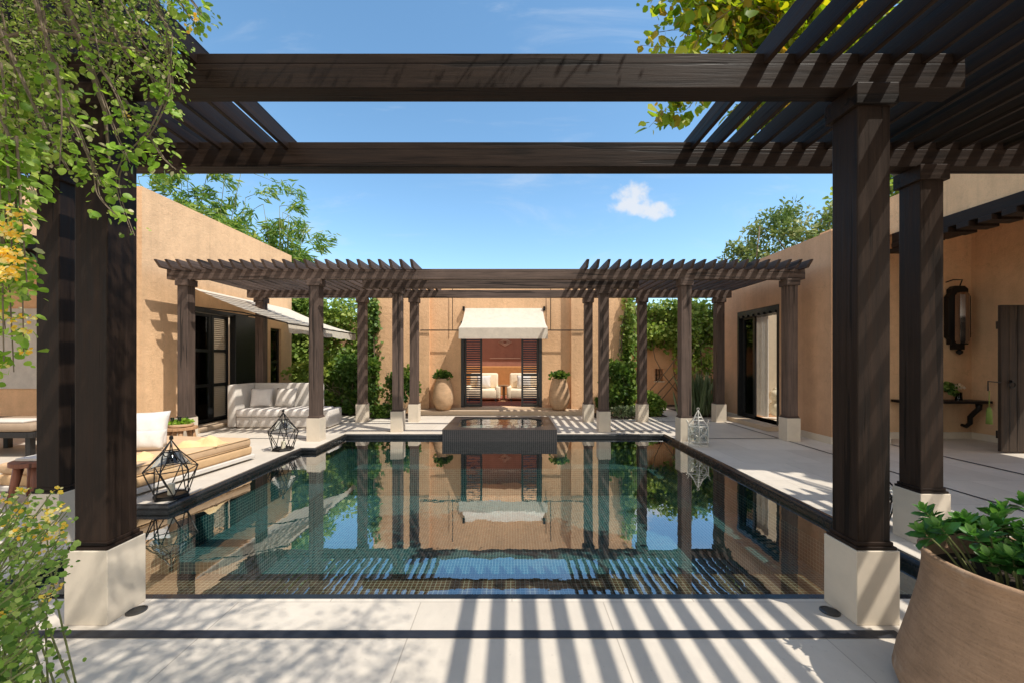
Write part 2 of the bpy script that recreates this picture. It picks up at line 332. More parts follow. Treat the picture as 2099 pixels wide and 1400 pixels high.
# ------------------------------------------------------------------ builders
ORG = {}
def org_of(o): return ORG.get(o.name, Vector((0, 0, 0))) if o is not None else Vector((0, 0, 0))
def finish(name, me, mats, parent):
    o = bpy.data.objects.new(name, me); col.objects.link(o)
    for mt in (mats if isinstance(mats, (list, tuple)) else [mats]): me.materials.append(mt)
    if parent is not None: o.parent = parent; ORG[o.name] = org_of(parent)
    return o
class MB:
    def __init__(s): s.v = []; s.f = []
    def add(s, vs, fs):
        b = len(s.v); s.v += [tuple(x) for x in vs]; s.f += [tuple(i+b for i in f) for f in fs]; return s
    def box(s, x0, x1, y0, y1, z0, z1, M=None):
        vs = [Vector(p) for p in ((x0,y0,z0),(x1,y0,z0),(x1,y1,z0),(x0,y1,z0),(x0,y0,z1),(x1,y0,z1),(x1,y1,z1),(x0,y1,z1))]
        if M is not None: vs = [M @ p for p in vs]
        return s.add(vs, [(3,2,1,0),(4,5,6,7),(0,1,5,4),(1,2,6,5),(2,3,7,6),(3,0,4,7)])
    def rbox(s, x0, x1, y0, y1, z0, z1, r, seg=2, M=None):
        bm = bmesh.new(); bmesh.ops.create_cube(bm, size=1)
        for q in bm.verts: q.co = Vector(((x0+x1)/2+q.co.x*(x1-x0), (y0+y1)/2+q.co.y*(y1-y0), (z0+z1)/2+q.co.z*(z1-z0)))
        bmesh.ops.bevel(bm, geom=list(bm.edges), offset=r, segments=seg, profile=.5, affect='EDGES')
        if M is not None: bmesh.ops.transform(bm, matrix=M, verts=bm.verts)
        bm.verts.index_update()
        s.add([q.co.copy() for q in bm.verts], [[q.index for q in f.verts] for f in bm.faces]); bm.free(); return s
    def prism(s, poly, axis, a, b):          # poly in the two other axes
        def mk(p, q):
            r = [0, 0, 0]; k = [i for i in range(3) if i != axis]; r[k[0]] = p[0]; r[k[1]] = p[1]; r[axis] = q; return r
        n = len(poly); vs = [mk(p, a) for p in poly]+[mk(p, b) for p in poly]
        fs = [tuple(range(n)), tuple(range(2*n-1, n-1, -1))]+[(i, i+n, (i+1) % n+n, (i+1) % n) for i in range(n)]
        return s.add(vs, fs)
    def tube(s, pts, r, seg=6, closed=False):
        pts = [Vector(p) for p in pts]; n = len(pts)
        rs = r if isinstance(r, (list, tuple)) else [r]*n
        base = len(s.v); prev = None
        for i, p in enumerate(pts):
            if closed: d = pts[(i+1) % n]-pts[i-1]
            else: d = pts[min(i+1, n-1)]-pts[max(i-1, 0)]
            d = d.normalized() if d.length > 1e-9 else Vector((0, 0, 1))
            if prev is None:
                a = d.orthogonal().normalized()
            else:
                a = prev-d*prev.dot(d); a = a.normalized() if a.length > 1e-6 else d.orthogonal().normalized()
            prev = a; b = d.cross(a)
            for k in range(seg):
                w = 2*PI*k/seg; s.v.append(tuple(p+(a*math.cos(w)+b*math.sin(w))*rs[i]))
        for i in range(n if closed else n-1):
            j = (i+1) % n
            for k in range(seg):
                k2 = (k+1) % seg
                s.f.append((base+i*seg+k, base+i*seg+k2, base+j*seg+k2, base+j*seg+k))
        if not closed:
            s.f.append(tuple(base+k for k in range(seg-1, -1, -1))); s.f.append(tuple(base+(n-1)*seg+k for k in range(seg)))
        return s
    def lathe(s, prof, c=(0, 0, 0), seg=32, wob=0., cap=True):
        base = len(s.v); n = len(prof)
        for i, (r, z) in enumerate(prof):
            for k in range(seg):
                w = 2*PI*k/seg; rr = r*(1+wob*math.sin(3*w+z*5)+wob*.6*math.sin(5*w-z*9))
                s.v.append((c[0]+rr*math.cos(w), c[1]+rr*math.sin(w), c[2]+z))
        for i in range(n-1):
            for k in range(seg):
                k2 = (k+1) % seg; s.f.append((base+i*seg+k, base+i*seg+k2, base+(i+1)*seg+k2, base+(i+1)*seg+k))
        if cap:
            s.f.append(tuple(base+k for k in range(seg-1, -1, -1))); s.f.append(tuple(base+(n-1)*seg+k for k in range(seg)))
        return s
    def grid(s, fn, nu, nv):
        base = len(s.v)
        for i in range(nu+1):
            for j in range(nv+1): s.v.append(tuple(fn(i/nu, j/nv)))
        for i in range(nu):
            for j in range(nv):
                a = base+i*(nv+1)+j; s.f.append((a, a+1, a+nv+2, a+nv+1))
        return s
    def pillow(s, w, h, th, M, n=12):
        def side(sg):
            def fn(a, b):
                x = 2*a-1; y = 2*b-1
                k = max(0, (1-abs(x)**2.6))**.55*max(0, (1-abs(y)**2.6))**.55
                px = x*(1-.07*(1-y*y)); py = y*(1-.07*(1-x*x))
                wr = .012*math.sin(9*x+3*y)*k
                return M @ Vector((px*w/2, sg*(th/2*k+wr*.5*sg), py*h/2))
            return fn
        s.grid(side(-1), n, n); s.grid(side(1), n, n); return s
    def build(s, name, mat, parent=None, smooth=False, bevel=0., local=False, angle=None):
        og = Vector((0, 0, 0)) if local else org_of(parent)
        me = bpy.data.meshes.new(name); me.from_pydata([(p[0]-og.x, p[1]-og.y, p[2]-og.z) for p in s.v], [], s.f)
        if bevel or smooth:
            bm = bmesh.new(); bm.from_mesh(me)
            bmesh.ops.remove_doubles(bm, verts=bm.verts, dist=1e-5)
            bmesh.ops.recalc_face_normals(bm, faces=bm.faces)
            if bevel:
                ed = [e for e in bm.edges if len(e.link_faces) == 2 and e.calc_face_angle(0) > .5]
                bmesh.ops.bevel(bm, geom=ed, offset=bevel, segments=2, profile=.5, affect='EDGES')
            bm.to_mesh(me); bm.free()
        if smooth:
            me.polygons.foreach_set('use_smooth', [True]*len(me.polygons))
            if angle: me.set_sharp_from_angle(angle=angle)
        me.update(); return finish(name, me, mat, parent)
def thing(name, label, cat, loc=(0, 0, 0), rz=0, group=None):
    o = bpy.data.objects.new(name, None); col.objects.link(o); o.empty_display_size = .2
    o.location = loc; o.rotation_euler = (0, 0, rz); ORG[o.name] = Vector(loc)
    return tag(o, label, cat, group)
def tag(o, label, cat, group=None):
    o['label'] = label; o['category'] = cat
    if group: o['group'] = group
    return o
def struct(o): o['kind'] = 'structure'; return o
def dup(root, loc, rz=0, label=None, group=None):
    def rec(o, par):
        c = o.copy(); col.objects.link(c)
        if par is not None: c.parent = par
        for ch in [q for q in bpy.data.objects if q.parent == o]: rec(ch, c)
        return c
    bpy.context.view_layer.update()
    r = rec(root, None); r.location = loc; r.rotation_euler = (0, 0, rz)
    if label: r['label'] = label
    if group: r['group'] = group
    return r
def fill(outer, holes, z):
    bm = bmesh.new(); ed = []
    for loop in [outer]+holes:
        vs = [bm.verts.new((p[0], p[1], z)) for p in loop]
        ed += [bm.edges.new((vs[i], vs[(i+1) % len(vs)])) for i in range(len(vs))]
    bmesh.ops.triangle_fill(bm, use_beauty=True, use_dissolve=False, edges=ed)
    for f in bm.faces:
        f.normal_update()
        if f.normal.z < 0: f.normal_flip()
    bm.verts.index_update()
    r = ([q.co.copy() for q in bm.verts], [[q.index for q in f.verts] for f in bm.faces]); bm.free(); return r

# ---- leaves (numpy): every leaf its own small folded blade
OVAL = np.array([(0, 0, 0), (.30, .42, .07), (.72, .36, .05), (1, 0, -.06), (.72, -.36, .05), (.30, -.42, .07)])
ROUND = np.array([(0, 0, 0), (.10, .30, .03), (.34, .47, .05), (.66, .42, .03), (.90, .20, -.02), (1, 0, -.05), (.90, -.20, -.02), (.66, -.42, .03), (.34, -.47, .05), (.10, -.30, .03)])
LANCE = np.array([(0, 0, 0), (.30, .085, .02), (.65, .07, -.02), (1, 0, -.12), (.65, -.07, -.02), (.30, -.085, .02)])
LF6 = np.array([(0, 1, 2, 3), (0, 3, 4, 5)]); LF10 = np.array([(0, 1, 2, 3), (0, 3, 4, 5), (0, 5, 6, 7), (0, 7, 8, 9)])
def unit(a): return a/np.maximum(np.linalg.norm(a, axis=1, keepdims=True), 1e-9)
def leaves(name, pos, dirs, nrm, size, tmpl, mat, parent=None, rnd=None):
    pos = np.asarray(pos, float); n = len(pos)
    d = unit(np.asarray(dirs, float)); nn = np.asarray(nrm, float)
    nn = unit(nn-d*np.sum(nn*d, axis=1, keepdims=True)); sd = np.cross(nn, d)
    L = np.broadcast_to(np.asarray(size, float), (n,))[:, None, None]
    T = tmpl[None]
    vs = pos[:, None, :]+L*(T[..., 0:1]*d[:, None]+T[..., 1:2]*sd[:, None]+T[..., 2:3]*nn[:, None])
    og = org_of(parent); vs = vs.reshape(-1, 3)-np.array(og)[None]
    k = len(tmpl); LFACE = LF6 if k == 6 else LF10; fs = (LFACE[None]+(np.arange(n)*k)[:, None, None]).reshape(-1)
    me = bpy.data.meshes.new(name); nf = n*len(LFACE)
    me.vertices.add(len(vs)); me.vertices.foreach_set('co', vs.astype(np.float32).ravel())
    me.loops.add(nf*4); me.loops.foreach_set('vertex_index', fs.astype(np.int32))
    me.polygons.add(nf); me.polygons.foreach_set('loop_start', np.arange(0, nf*4, 4, dtype=np.int32))
    me.polygons.foreach_set('loop_total', np.full(nf, 4, dtype=np.int32))
    at = me.attributes.new('rnd', 'FLOAT', 'POINT')
    if rnd is None: rnd = RNG.random(n)
    at.data.foreach_set('value', np.repeat(np.clip(rnd, 0, 1), k).astype(np.float32))
    me.update(calc_edges=True); me.validate()
    return finish(name, me, mat, parent)
def rdir(n, up=0., jit=1.):
    a = RNG.normal(size=(n, 3))*jit; a[:, 2] += up; return unit(a)
def clump_points(c, rad, nclump, n, cr=.38, shell=.55):
    """points gathered in uneven clumps spread through an ellipsoid, with gaps between"""
    c = np.array(c, float); rad = np.array(rad, float)
    cc = rdir(nclump)*(RNG.random((nclump, 1))**.33)*(1-cr*.6)
    w = RNG.random(nclump)**1.5+.25; idx = RNG.choice(nclump, n, p=w/w.sum())
    r = cr*(.5+.8*RNG.random(nclump))[idx][:, None]
    off = rdir(n)*(shell+(1-shell)*RNG.random((n, 1)))*r*RNG.random((n, 1))**.25
    q = cc[idx]+off
    tone = RNG.random(nclump)[idx]
    return c+q*rad, off, tone
def limb(mb, p0, p1, r0, r1, bend=.12, n=6, seg=6):
    p0 = Vector(p0); p1 = Vector(p1); L = (p1-p0).length
    o = Vector(RNG.normal(size=3))*L*bend
    pts = [p0.lerp(p1, i/n)+o*math.sin(PI*i/n) for i in range(n+1)]
    mb.tube(pts, [r0+(r1-r0)*i/n for i in range(n+1)], seg); return pts
def plant(name, label, cat, base, c, rad, n, size, tmpl, mat, nclump=30, cr=.34, trunk_r=.05, up=.35, group=None, stems=6, droop=0., bark=None, trunkname='stem', crownname='leaves', jit=1.):
    t = thing(name, label, cat, base, 0, group)
    mb = MB(); b = Vector(base); cv = Vector(c)
    for i in range(stems):
        q = Vector([cv[k]+rad[k]*.75*float(RNG.uniform(-1, 1)) for k in range(3)])
        pts = limb(mb, b+Vector((RNG.normal()*trunk_r, RNG.normal()*trunk_r, 0)), q, trunk_r, trunk_r*.25)
        for j in range(3):
            q2 = pts[3+j]+Vector([rad[k]*.45*float(RNG.uniform(-1, 1)) for k in range(3)])
            limb(mb, pts[2+j], q2, trunk_r*.4, trunk_r*.12, n=4, seg=5)
    mb.build(trunkname, bark or BARK, t, smooth=True)
    pos, off, tone = clump_points(c, rad, nclump, n, cr)
    d = unit(off*np.array(rad)+RNG.normal(size=(n, 3))*.35*jit*np.mean(rad)*cr); d[:, 2] -= droop
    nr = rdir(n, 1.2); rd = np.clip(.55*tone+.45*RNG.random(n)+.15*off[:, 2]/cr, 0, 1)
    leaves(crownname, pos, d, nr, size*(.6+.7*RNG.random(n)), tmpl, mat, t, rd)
    return t

# ================================================================== setting
POOL = [(-3.6, 2.79), (3.2, 2.79), (3.2, 8.67), (-3.5, 8.67), (-3.5, 7.32), (-3.75, 7.32), (-3.75, 4.47), (-4.6, 4.47), (-4.6, 3.84), (-3.6, 3.84)]
WZ = -0.075
def offset_poly(poly, d):            # outward offset of a right-angled outline (given counter-clockwise)
    n = len(poly); out = []
    for i in range(n):
        a, b, c = Vector(poly[i-1]), Vector(poly[i]), Vector(poly[(i+1) % n])
        e1 = (b-a).normalized(); e2 = (c-b).normalized()
        n1 = Vector((e1.y, -e1.x)); n2 = Vector((e2.y, -e2.x))
        out.append(tuple(b+(n1+n2)*d))
    return out
OUTR = offset_poly(POOL, .055)
mb = MB(); mb.add(*fill([(-13, -4), (12, -4), (12, 17), (-13, 17)], [OUTR], 0.0))
struct(mb.build('pool_deck', DECK))
mb = MB()
for x0, x1, y0, y1 in ((-400, 400, -400, -3.5), (-400, 400, 16.5, 600), (-400, -12.5, -3.5, 16.5), (11.5, 400, -3.5, 16.5)):
    mb.add([(x0, y0, -.03), (x1, y0, -.03), (x1, y1, -.03), (x0, y1, -.03)], [(0, 1, 2, 3)])
struct(mb.build('ground', GROUND))
# dark coping: rounded nose and the upright face down to the water
mb = MB(); n = len(POOL)
prof = [(.055, .002), (.012, .006), (.0, -.004), (-.010, -.02), (-.010, -.035), (.0, -.05), (.0, -.30)]
rings = [offset_poly(POOL, o_) for o_, z_ in prof]
base = 0
for (o_, z_), rg in zip(prof, rings): mb.v += [(p[0], p[1], z_) for p in rg]
for k in range(len(prof)-1):
    for i in range(n):
        j = (i+1) % n; mb.f.append((k*n+i, k*n+j, (k+1)*n+j, (k+1)*n+i))
struct(mb.build('pool_coping', COPE))
# basin
DEP = -1.15
mb = MB(); ins = offset_poly(POOL, .004)
mb.v += [(p[0], p[1], -.28) for p in ins]+[(p[0], p[1], DEP) for p in ins]
for i in range(n):
    j = (i+1) % n; mb.f.append((i, j, j+n, i+n))
mb.add(*fill(ins, [], DEP))
struct(mb.build('pool_basin', TILE))
mb = MB()
mb.box(2.72, 3.19, 2.81, 8.66, DEP+.004, -.62).box(-3.74, -3.2, 4.48, 7.31, DEP+.004, -.62).box(-3.2, 2.72, 8.25, 8.66, DEP+.004, -.62)
struct(mb.build('pool_bench', TILE))
mb = MB(); mb.box(-3.59, 2.715, 2.81, 3.85, DEP+.004, -.42).box(-4.59, -3.62, 3.86, 4.46, DEP+.004, -.42)
struct(mb.build('pool_step', TILEB))
mb = MB(); mb.add(*fill(offset_poly(POOL, .002), [], WZ))
struct(mb.build('pool_water', WATER))
# dark inlaid bands in the paving
mb = MB()
bands = [(-3.6, 2.25, 2.345, 2.413), (-4.0, -3.93, -1, 2.345), (3.33, 5.33, 8.22, 8.26), (5.36, 5.40, 3.0, 10.42), (3.4, 5.9, 10.45, 10.49), (-6.3, -4.05, 8.22, 8.26),
         (-6.42, -6.38, 4.0, 10.4), (-6.3, -2.6, 10.45, 10.49), (2.1, 3.25, 10.45, 10.49), (-3.7, -2.6, 9.05, 9.09), (2.15, 3.3, 9.05, 9.09), (7.05, 7.11, 3.5, 7.66)]
for x0, x1, y0, y1 in bands: mb.add([(x0, y0, .004), (x1, y0, .004), (x1, y1, .004), (x0, y1, .004)], [(0, 1, 2, 3)])
struct(mb.build('paving_band', SLATE))
# planting beds
mb = MB()
for x0, x1, y0, y1 in ((-7.0, -4.2, 11.6, 14.6), (-4.2, -2.75, 10.95, 12.05), (2.25, 3.55, 11.0, 12.05), (3.6, 4.3, 11.3, 14.3), (5.0, 5.95, 11.2, 14.3)):
    mb.add([(x0, y0, .008), (x1, y0, .008), (x1, y1, .008), (x0, y1, .008)], [(0, 1, 2, 3)])
struct(mb.build('planting_bed', SOIL))

# ================================================================== spa
sp = thing('spa_tub', 'raised spa tub clad in small black mosaic at the far end of the pool', 'spa tub', (-.25, 9.2, 0))
x0, x1, y0, y1, zt = -1.41, .91, 8.28, 10.18, .17
mb = MB(); mb.add([(x0,y0,-1.1),(x1,y0,-1.1),(x1,y1,-1.1),(x0,y1,-1.1),(x0,y0,zt),(x1,y0,zt),(x1,y1,zt),(x0,y1,zt)], [(0,1,5,4),(1,2,6,5),(2,3,7,6),(3,0,4,7)])
a = .22; c_ = .28
octo = [(x0+a+c_, y0+a), (x1-a-c_, y0+a), (x1-a, y0+a+c_), (x1-a, y1-a-c_), (x1-a-c_, y1-a), (x0+a+c_, y1-a), (x0+a, y1-a-c_), (x0+a, y0+a+c_)]
mb.add(*fill([(x0,y0),(x1,y0),(x1,y1),(x0,y1)], [octo], zt))
b = len(mb.v); mb.v += [(p[0], p[1], zt) for p in octo]+[(p[0], p[1], -.3) for p in octo]
for i in range(8): j = (i+1) % 8; mb.f.append((b+i, b+j, b+j+8, b+i+8))
mb.add(*fill(octo, [], -.3))
mb.build('basin', TILEK, sp)
mb = MB(); mb.add(*fill([(p[0]*.998-.0004, p[1]) for p in octo], [], zt-.02)); mb.build('water', SPAW, sp)

# ================================================================== pergolas
def pergola_posts(pg, spots, z_cap, zp, wd, w=.2, pw=.26):
    for (x, y) in spots:
        h = w/2
        po = MB().box(x-h, x+h, y-h, y+h, zp+.035, z_cap).build('post', wd[2], pg, bevel=.007)
        q = pw/2
        MB().box(x-q, x+q, y-q, y+q, 0, zp).build('plinth', PLIN, po, bevel=.004)
        MB().box(x-h-.022, x+h+.022, y-h-.022, y+h+.022, zp, zp+.02).box(x-h-.010, x+h+.010, y-h-.010, y+h+.010, zp+.02, zp+.045).build('base_moulding', wd[0], po, bevel=.004)
        MB().box(x-h-.028, x+h+.028, y-h-.028, y+h+.028, z_cap-.13, z_cap-.001).build('cap', wd[0], po, bevel=.005)
pg = thing('pergola', 'large dark timber pergola framing the near end of the pool on four tall posts', 'pergola', (-.18, 2.6, 0))
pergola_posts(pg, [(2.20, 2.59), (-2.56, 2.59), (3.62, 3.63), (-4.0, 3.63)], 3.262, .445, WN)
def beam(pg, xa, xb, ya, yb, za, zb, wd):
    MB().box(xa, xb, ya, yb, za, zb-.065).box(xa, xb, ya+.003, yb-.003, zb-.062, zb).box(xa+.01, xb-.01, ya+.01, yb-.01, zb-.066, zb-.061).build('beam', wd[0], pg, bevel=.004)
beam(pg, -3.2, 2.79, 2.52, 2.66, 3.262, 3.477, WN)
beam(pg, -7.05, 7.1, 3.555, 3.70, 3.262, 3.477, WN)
def rafters(pg, xs, prof, wd, w=.034):
    proto = None
    for x in xs:
        if proto is None:
            og = org_of(pg)
            proto = MB().prism([(p[0]-og.y, p[1]-og.z) for p in prof], 0, 0, w).build('rafter', wd[1], pg, bevel=.003, local=True); o = proto
        else:
            o = proto.copy(); col.objects.link(o); o.parent = pg
        o.location = (x-org_of(pg).x, 0, 0)
nprof = [(-.9, 3.555), (-.9, 3.415), (3.78, 3.415), (3.90, 3.555)]
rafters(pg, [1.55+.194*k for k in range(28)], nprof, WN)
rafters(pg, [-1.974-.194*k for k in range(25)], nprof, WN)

pf = thing('pergola', 'long weathered brown pergola with slatted roof running across the far end of the pool', 'pergola', (-.3, 9.3, 0))
pergola_posts(pf, [(-6.42, 8.08), (-3.86, 8.08), (3.4, 8.08), (5.47, 8.08), (-2.53, 9.09), (2.03, 9.09),
                   (-6.42, 10.5), (-3.83, 10.5), (-2.5, 10.5), (1.95, 10.5), (3.33, 10.5), (5.3, 10.5)], 3.15, .445, WF)
beam(pf, -6.76, 5.74, 8.02, 8.15, 3.15, 3.35, WF)
beam(pf, -3.3, 2.8, 9.03, 9.15, 3.15, 3.335, WF)
beam(pf, -6.76, 5.6, 10.44, 10.57, 3.15, 3.34, WF)
fprof = [(7.68, 3.46), (7.69, 3.44), (7.80, 3.325), (10.78, 3.325), (10.88, 3.46)]
rafters(pf, [-6.72+.2*k for k in range(25)], fprof, WF, .052)
rafters(pf, [1.40+.2*k for k in range(22)], fprof, WF, .052)

# ================================================================== buildings
def wall_x(mb, X0, X1, y0, y1, z0, z1, holes):   # wall in the y-z plane with openings (ya,yb,za,zb) sorted by ya
    y = y0
    for (a, b, za, zb) in holes:
        mb.box(X0, X1, y, a, z0, z1)
        if za > z0: mb.box(X0, X1, a, b, z0, za)
        if zb < z1: mb.box(X0, X1, a, b, zb, z1)
        y = b
    mb.box(X0, X1, y, y1, z0, z1)
def wall_y(mb, Y0, Y1, x0, x1, z0, z1, holes):
    x = x0
    for (a, b, za, zb) in holes:
        mb.box(x, a, Y0, Y1, z0, z1)
        if za > z0: mb.box(a, b, Y0, Y1, z0, za)
        if zb < z1: mb.box(a, b, Y0, Y1, zb, z1)
        x = b
    mb.box(x, x1, Y0, Y1, z0, z1)

# ---- left house
lh = thing('house', 'tall sunlit ochre house on the left with dark glazed doors under a slanting awning', 'house', (-8.5, 10.5, 0))
mb = MB(); wall_x(mb, -7.5, -7.1, 7.86, 13.2, 0, 4.9, [(9.08, 11.0, .1, 2.75), (12.05, 12.6, .5, 2.5)])
mb.box(-12.5, -7.5, 12.8, 13.2, 0, 4.88).box(-12.5, -10.2, 8.6, 12.8, 3.4, 3.6)
mb.build('wall', STUL, lh)
mb = MB(); mb.box(-8.0, -7.5, 7.86, 8.26, 0, 4.895).box(-12.5, -8.0, 8.28, 8.58, 0, 4.6); 
mb.box(-8.0, -7.6, 3.0, 7.86, 3.55, 4.4).box(-8.0, -7.6, 3.0, 4.2, 0, 3.55); mb.box(-12.5, -8.0, 3.0, 8.28, 4.1, 4.35)
mb.build('loggia_wall', STU, lh)
mb = MB(); mb.box(-12.5, -12.2, 8.6, 12.8, 0, 3.4).box(-12.2, -7.5, 8.6, 8.75, 0, 3.4).box(-12.5, -7.5, 12.6, 12.78, 0, 3.4); mb.build('interior_wall', INT, lh)
mb = MB(); mb.box(-8.03, -7.57, 4.2, 7.7, 3.32, 3.55)
for k in range(8): mb.box(-8.06, -7.54, 4.3+k*.45, 4.45+k*.45, 3.22, 3.32)
mb.build('lintel', WN[1], lh, bevel=.006)
mb = MB(); mb.box(-7.52, -6.72, 8.67, 11.4, 0.002, .10); mb.build('step', SILL, lh, bevel=.006)
# glazed doors, louvred leaf, dark folded shutter
def glazed_leaf(mb, gl, X, ya, yb, za, zb, fr=.07, rows=3, t=.05):
    mb.box(X-t, X, ya, ya+fr, za, zb).box(X-t, X, yb-fr, yb, za, zb)
    for k in range(rows+1):
        z = za+(zb-za-fr)*k/rows; mb.box(X-t+.002, X-.002, ya+fr, yb-fr, z, z+fr)
    gl.box(X-t/2-.003, X-t/2+.003, ya+fr, yb-fr, za+fr, zb-fr)
fr = MB(); fr.box(-7.42, -7.07, 9.085, 9.15, .1, 2.745).box(-7.42, -7.07, 10.93, 10.995, .1, 2.745).box(-7.42, -7.07, 9.15, 10.93, 2.66, 2.745); fr.build('door_frame', DARKP, lh)
d1 = MB(); g1 = MB(); glazed_leaf(d1, g1, -7.2, 9.16, 9.80, .11, 2.65); o = d1.build('door_leaf', DARKP, lh); g1.build('pane', GLASS, o)
d2 = MB(); d2.box(-7.25, -7.2, 9.82, 9.90, .11, 2.65).box(-7.25, -7.2, 10.32, 10.40, .11, 2.65)
for k in range(4): z = .11+2.46*k/3; d2.box(-7.248, -7.202, 9.90, 10.32, z, z+.08)
o = d2.build('louvred_door_leaf', DARKP, lh)
sl = MB()
for k in range(3):
    za = .11+2.46*k/3+.08; n_ = 15
    for i in range(n_):
        z = za+.015+(2.46/3-.09)*i/n_; M = Matrix.Translation((-7.225, 10.11, z+.015)) @ Matrix.Rotation(.75, 4, 'Y')
        sl.box(-.025, .025, -.205, .205, -.004, .004, M)
sl.build('louvre_slats', plain('cream_slat', (.55, .46, .33), .5), o)
MB().box(-7.18, -7.02, 10.42, 11.30, .11, 2.70).build('folded_shutter', DARKP, lh, bevel=.01)
d3 = MB(); g3 = MB(); glazed_leaf(d3, g3, -7.16, 12.06, 12.59, .51, 2.49, .06, 2); o = d3.build('window', DARKP, lh); g3.build('pane', GLASS, o)
def curtain(X, ya, yb, za, zb, amp=.04, waves=6, axis='x'):
    def fn(a, b):
        y = ya+(yb-ya)*a; z = za+(zb-za)*b; k = amp*math.sin(a*waves*2*PI)*(1-.3*b)+.3*amp*math.sin(a*17+b*2)
        return (X+k, y, z) if axis == 'x' else (y, X+k, z)
    return MB().grid(fn, waves*10, 8)
tag(curtain(-7.75, 9.2, 9.62, .12, 2.7, .035, 5).build('curtain', CURT, None, smooth=True), 'ivory curtain hanging inside the dark glazed door of the left house', 'curtain')
# awning of the left house
def awn(a, b):
    D = 9.08+3.9*b; k = math.sin(PI*a)*.10+.012*math.sin(b*40)*a
    return (-7.09+2.13*a, D, 3.17-.78*a-k*.6)
mb = MB().grid(awn, 12, 40)
mb.grid(lambda a, b: (-4.96+.02*a, 9.08+3.9*b, 2.39-.22*a*(1+.06*math.sin(b*30))), 3, 40)
aw = mb.build('awning', CANVAS, lh, smooth=True)
m2 = MB()
for D in (9.12, 11.0, 12.9): m2.tube([(-7.1, D, 2.75), (-6.0, D, 2.62), (-4.98, D, 2.385)], .014, 6)
m2.tube([(-4.965, 9.05, 2.37), (-4.965, 13.0, 2.37)], .018, 6); m2.build('awning_arm', BLACKM, aw)

# ---- right house with loggia
rh = thing('house', 'shaded ochre house on the right with a curtained doorway and a timber-lintelled loggia', 'house', (7.5, 8, 0))
mb = MB(); wall_x(mb, 6.0, 6.4, 7.7, 11.7, 0, 4.0, [(9.2, 10.9, .1, 2.82)])
mb.box(6.4, 10.5, 11.3, 11.7, 0, 3.99).box(6.4, 10.5, 9.0, 9.15, .0, 3.5).box(10.3, 10.5, 9.15, 11.3, 0, 3.5).box(6.4, 7.0, 9.15, 11.3, 3.5, 3.6).box(9.6, 10.3, 9.15, 11.3, 3.5, 3.6)
mb.box(6.4, 7.1, 7.7, 8.1, 0, 4.0)
mb.build('wall', STUR, rh)
mb = MB(); mb.box(6.42, 9.6, 8.25, 8.55, 0, 4.2).box(9.25, 9.6, 6.95, 8.25, 0, 4.2).box(9.25, 9.6, 5.65, 6.95, 2.55, 4.2).box(9.25, 9.6, 2.0, 5.65, 0, 4.2)
mb.build('loggia_wall', STUL, rh)
mb = MB(); mb.box(7.1, 7.42, 2.0, 7.7, 3.92, 4.62).box(7.42, 9.62, 2.0, 8.56, 4.2, 4.6).box(7.1, 7.42, 2.0, 4.3, 0, 3.92).box(7.1, 7.42, 7.7, 8.25, 3.98, 4.6); mb.build('header', STUL, rh)
mb = MB(); mb.box(7.06, 7.46, 4.3, 7.62, 3.72, 3.915)
for k in range(3):
    D = 7.6-k*.28; mb.box(7.03, 7.49, D-.24, D, 3.64-.0*k, 3.72)
mb.box(7.05, 7.47, 7.3, 7.66, 3.55, 3.64)
for k in range(8): mb.box(7.02, 7.5, 4.5+k*.3, 4.68+k*.3, 3.63, 3.72)
mb.build('lintel', WN[1], rh, bevel=.008)
for q_ in ((5.975, 6.0, 7.7, 9.2), (5.975, 6.0, 10.9, 11.7), (5.975, 7.1, 7.675, 7.7), (7.1, 9.25, 8.225, 8.25), (9.225, 9.25, 6.97, 8.225)):
    MB().box(*q_, .001, .13).build('skirting', PLIN, rh)
MB().box(5.62, 6.42, 9.05, 11.05, .002, .10).build('step', SILL, rh, bevel=.006)
mb = MB(); mb.box(5.99, 6.3, 9.205, 9.28, .1, 2.81).box(5.99, 6.3, 10.82, 10.895, .1, 2.81).box(5.99, 6.3, 9.28, 10.82, 2.70, 2.81)
for k in range(7): mb.box(5.965, 6.32, 9.3+k*.22, 9.42+k*.22, 2.64, 2.70)
mb.build('door_frame', DARKP, rh)
d1 = MB(); g1 = MB(); glazed_leaf(d1, g1, 6.12, 10.25, 10.80, .11, 2.68, .08, 1); o = d1.build('door_leaf', DARKP, rh); g1.build('pane', GLASS, o)
mb = MB(); mb.box(6.401, 10.3, 9.151, 9.16, .1, 3.49).box(10.29, 10.3, 9.16, 11.29, .1, 3.49).box(6.41, 10.29, 11.29, 11.3, .1, 3.49); mb.build('interior_wall', INT, rh)
tag(curtain(6.5, 10.42, 11.0, .12, 2.72, .035, 5).build('curtain', CURT, None, smooth=True), 'white curtain hanging in the doorway of the right house', 'curtain')
# open plank door of the loggia
dr = MB()
for k in range(7): dr.box(8.26+k*.137, 8.26+k*.137+.132, 6.92, 6.97, .03, 2.5)
dr.box(8.26, 9.2, 6.97, 7.0, .25, .38).box(8.26, 9.2, 6.97, 7.0, 2.1, 2.23)
o = dr.build('plank_door', WOLD, rh, bevel=.005); o['label'] = 'weathered plank door standing open'
hd = MB(); hd.tube([(8.33+.045*math.cos(q), 6.90, 1.2+.045*math.sin(q)) for q in np.linspace(0, 2*PI, 14)[:-1]], .008, 6, True); hd.lathe([(.03, 0), (.03, .012)], (0, 0, 0), 12)
hd = MB().tube([(8.42+.05*math.cos(q), 6.895, 1.16+.05*math.sin(q)) for q in np.linspace(0, 2*PI, 14)[:-1]], .009, 6, True).box(8.40, 8.44, 6.88, 6.92, 1.20, 1.24)
hd.tube([(8.27, 6.93, 1.2), (8.05, 6.93, 1.22), (8.05, 6.93, 1.06)], .010, 6); hd.build('handle', BLACKM, o)

